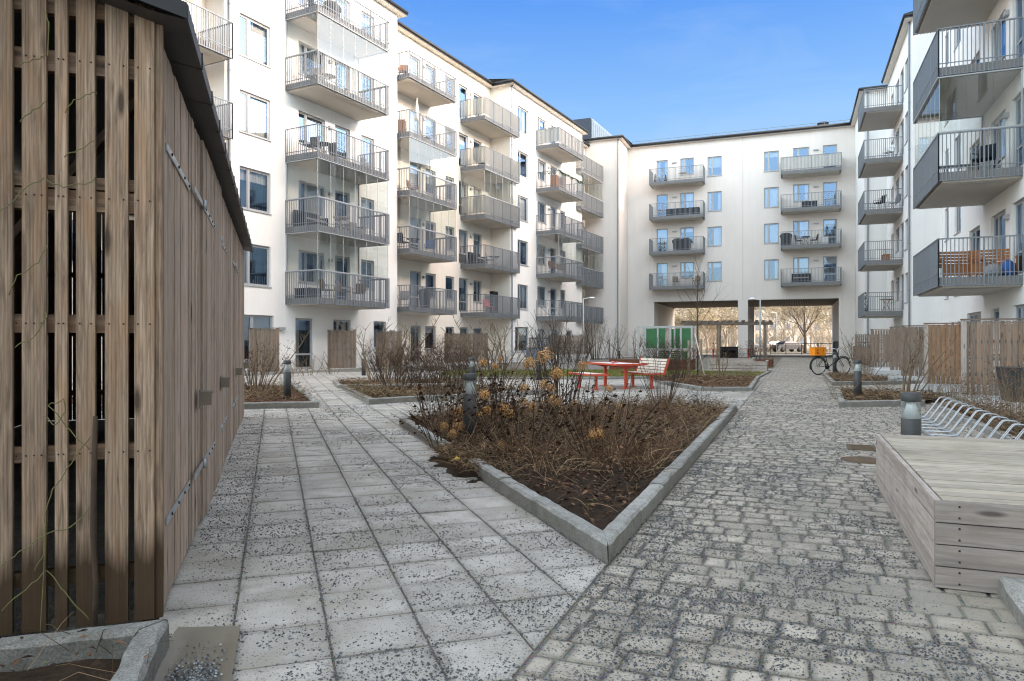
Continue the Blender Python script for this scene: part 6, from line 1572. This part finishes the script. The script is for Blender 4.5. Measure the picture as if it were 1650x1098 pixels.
# back block
Bp = lambda nm, k, fx, fy: bpos(FB, BBal[(nm, k)], k, fx, fy); a = FB.a
pot('small potted plant at the left end of the top left balcony of the end block', Bp('left', 4, .08, .6), .5); pot('small potted plant behind the rail of the top left balcony, left of its table', Bp('left', 4, .28, .6), .4); table('slat_pale', 'pale small table on the top left balcony of the end block', Bp('left', 4, .62, .5), a)
crate('cloth_black', 'long black cushion box on the left balcony of the end block, second from the top', Bp('left', 3, .62, .6), a, (2.8, .6, .62)); grill('bulky black covered grill on the left balcony of the end block, third from the top', Bp('left', 2, .68, .6), a); grill('black covered grill pushed against the first covered grill, left balcony third from the top', Bp('left', 2, .52, .6), a); pot('tall potted plant behind the rail beside the covered grills of the end block', Bp('left', 2, .18, .6), 1.0)
chair('twig_tan', 'beige wicker chair on the lowest left balcony of the end block, left of the table', Bp('left', 1, .48, .5), a + .4); chair('twig_tan', 'beige wicker chair on the lowest left balcony of the end block, right of the table', Bp('left', 1, .86, .5), a - .4); table('plastic_white', 'white round table between two wicker chairs on the end block', Bp('left', 1, .66, .5), a)
crate('cloth_black', 'pair of black slatted boxes, right balcony of the end block, second from top', Bp('right', 3, .48, .6), a, (1.2, .5, .5)); grill('black covered grill in the left corner of the right balcony, third from the top', Bp('right', 2, .08, .5), a); table('cloth_black', 'black round table on the right balcony of the end block, third from the top', Bp('right', 2, .42, .5), a); chair('cloth_black', 'black chair left of the black table on the end block', Bp('right', 2, .30, .5), a + 1.3); chair('cloth_black', 'black chair right of the black table on the end block', Bp('right', 2, .56, .5), a - 1.3)
crate('plastic_white', 'white box at the right end of the right balcony, third from the top', Bp('right', 2, .74, .5), a, (.5, .4, .6)); sofa('cloth_black', 'dark sofa on the lowest right balcony of the end block', Bp('right', 1, .34, .5), a, 1.5)
# right block
Rp = lambda nm, k, fx, fy: bpos(FR, RB[(nm, k)], k, fx, fy); a = FR.a
def teak_bench(label, loc, rz):
    if 'b' in proto: return copy_tree(proto['b'], loc, rz, label)
    t = thing('wooden_bench', label, 'bench', loc, rz, GB); proto['b'] = t; mb = MB()
    for i in range(4): mb.box((-.6, -.25 + i * .125, .40), (.6, -.14 + i * .125, .43))
    mb.build('seat', 'teak', t); mb = MB()
    for i in range(5): mb.box((-.6, .26, .46 + i * .095), (.6, .285, .535 + i * .095))
    for x in (-.57, .57): mb.box((x - .03, .286, .0), (x + .03, .33, .92))
    mb.build('backrest', 'teak', t); mb = MB(); mb.box((-.6, -.27, .12), (.6, -.252, .40)); mb.build('apron', 'teak', t)
    for x in (-.57, .57): mb = MB(); mb.box((x - .03, -.25, 0), (x + .03, -.19, .40)); mb.build('leg', 'teak', t); mb = MB(); mb.box((x - .035, -.27, .60), (x + .035, .26, .64)); mb.box((x - .03, -.25, .432), (x + .03, -.2, .60)); mb.build('armrest', 'teak', t)
    return t
teak_bench('orange brown wooden bench, left of two on the lowest balcony at right', Rp('near', 0, .70, .62), a + math.pi / 2 + .2); teak_bench('orange brown wooden bench, right of two on the lowest balcony at right', Rp('near', 0, .74, .22), a + math.pi / 2 - .15)
mb = MB(); mb.lathe([(.14, 0), (.19, .12), (.18, .34), (.10, .46), (.05, .5)], 12); tag(mb.build('bag', 'cloth_blue'), 'dark blue bag beside the wooden benches on the lowest near balcony', 'bag').location = Rp('near', 0, .86, .10)
mb = MB(); mb.lathe([(.20, 0), (.24, .14), (.2, .3), (.08, .38)], 12); tag(mb.build('sack', 'cloth_grey'), 'pale bulging sack in front of the right wooden bench', 'bag').location = Rp('near', 0, .90, .30)
sofa('cloth_grey', 'grey sofa behind the rail of the glazed near balcony on the right block', Rp('near', 1, .35, .3), a, 1.6); chair('cloth_black', 'black folding chair on the glazed near balcony of the right block', Rp('near', 1, .86, .4), a + 1)
table('teak', 'wooden table on the lowest far balcony of the right block', Rp('far', 0, .85, .4), a); chair('plastic_white', 'white chair on the far stack of the right block, one floor below the top', Rp('far', 3, .85, .35), a + .7); crate('teak', 'low wooden box on the far stack of the right block, one above the lowest', Rp('far', 1, .8, .4), a, (.8, .4, .35)); chair('cloth_black', 'black chair on the far stack of the right block, two above the lowest', Rp('far', 2, .9, .6), a + .5); chair('plastic_white', 'white chair on the far stack of the right block, two above the lowest', Rp('far', 2, .85, .2), a - .7)
pot('small conifer in a pot on the lowest far balcony of the right block', Rp('far', 0, .55, .9), 1.0)
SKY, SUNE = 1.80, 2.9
# ------------------------------------------------------------------ camera and daylight
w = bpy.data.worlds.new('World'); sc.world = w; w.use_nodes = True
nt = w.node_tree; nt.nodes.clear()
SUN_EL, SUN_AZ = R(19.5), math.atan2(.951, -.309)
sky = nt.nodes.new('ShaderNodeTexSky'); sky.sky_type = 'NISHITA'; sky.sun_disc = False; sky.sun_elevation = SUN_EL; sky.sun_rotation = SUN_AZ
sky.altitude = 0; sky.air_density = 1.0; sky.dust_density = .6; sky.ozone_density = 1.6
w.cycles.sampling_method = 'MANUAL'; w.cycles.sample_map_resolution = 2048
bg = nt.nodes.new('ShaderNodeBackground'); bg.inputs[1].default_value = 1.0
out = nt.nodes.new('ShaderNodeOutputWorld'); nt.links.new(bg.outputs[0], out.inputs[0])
# the northern sky ahead is deep and clear, the rest, out of view, is brightened and warmed to fill the courtyard's shade
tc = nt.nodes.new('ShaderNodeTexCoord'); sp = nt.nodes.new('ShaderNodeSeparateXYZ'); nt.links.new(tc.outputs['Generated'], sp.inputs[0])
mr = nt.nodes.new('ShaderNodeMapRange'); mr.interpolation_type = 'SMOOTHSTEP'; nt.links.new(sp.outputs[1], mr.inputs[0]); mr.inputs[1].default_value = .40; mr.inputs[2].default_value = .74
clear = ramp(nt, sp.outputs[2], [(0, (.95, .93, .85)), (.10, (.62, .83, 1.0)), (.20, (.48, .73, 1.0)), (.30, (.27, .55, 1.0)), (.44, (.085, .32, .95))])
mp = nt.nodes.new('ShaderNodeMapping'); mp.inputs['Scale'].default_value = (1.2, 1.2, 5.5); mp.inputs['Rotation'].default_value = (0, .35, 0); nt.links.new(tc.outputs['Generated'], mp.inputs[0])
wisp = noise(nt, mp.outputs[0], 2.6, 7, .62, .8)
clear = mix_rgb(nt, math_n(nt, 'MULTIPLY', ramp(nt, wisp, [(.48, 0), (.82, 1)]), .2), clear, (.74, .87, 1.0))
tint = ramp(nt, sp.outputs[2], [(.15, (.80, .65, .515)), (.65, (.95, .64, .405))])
fill_sky = mix_rgb(nt, 1.0, mix_rgb(nt, 1.0, sky.outputs[0], (SKY / .65, SKY / .65, SKY / .65), 'MULTIPLY'), tint, 'MULTIPLY')
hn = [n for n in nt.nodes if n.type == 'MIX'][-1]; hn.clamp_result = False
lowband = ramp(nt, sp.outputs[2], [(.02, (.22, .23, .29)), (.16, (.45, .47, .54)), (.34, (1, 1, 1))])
fill_sky = mix_rgb(nt, 1.0, fill_sky, lowband, 'MULTIPLY')
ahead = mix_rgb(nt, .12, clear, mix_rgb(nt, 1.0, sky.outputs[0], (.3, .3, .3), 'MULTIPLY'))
nt.links.new(mix_rgb(nt, mr.outputs[0], fill_sky, ahead), bg.inputs[0])
sl = bpy.data.lights.new('sun', 'SUN'); sl.energy = SUNE; sl.angle = R(.5); sl.color = (1, .93, .83)
so = bpy.data.objects.new('sun', sl); col.objects.link(so)
sv = Vector((math.cos(SUN_EL) * math.sin(SUN_AZ), math.cos(SUN_EL) * math.cos(SUN_AZ), math.sin(SUN_EL)))
so.rotation_euler = (-sv).to_track_quat('-Z', 'Y').to_euler()
cam = bpy.data.cameras.new('camera'); co = bpy.data.objects.new('camera', cam); col.objects.link(co)
co.location = (0, 0, EYE); co.rotation_euler = (R(90), 0, 0)
cam.sensor_width = 36; cam.lens = 36 * FPX / 1650; cam.shift_y = (HZ - 549) / 1650; cam.clip_start = .05; cam.clip_end = 3000
sc.camera = co
sc.view_settings.view_transform = 'Standard'; sc.view_settings.look = 'None'; sc.view_settings.exposure = 0; sc.view_settings.gamma = 1
sc.render.engine = 'CYCLES'; sc.cycles.use_denoising = True; sc.cycles.denoiser = 'OPENIMAGEDENOISE'; sc.cycles.denoising_input_passes = 'RGB_ALBEDO_NORMAL'; sc.cycles.denoising_prefilter = 'ACCURATE'; sc.cycles.use_adaptive_sampling = False; sc.cycles.max_bounces = 10; sc.cycles.transparent_max_bounces = 24; sc.cycles.diffuse_bounces = 3; sc.cycles.glossy_bounces = 4
sc.cycles.filter_width = 1.15
sc.cycles.caustics_reflective = False; sc.cycles.caustics_refractive = False
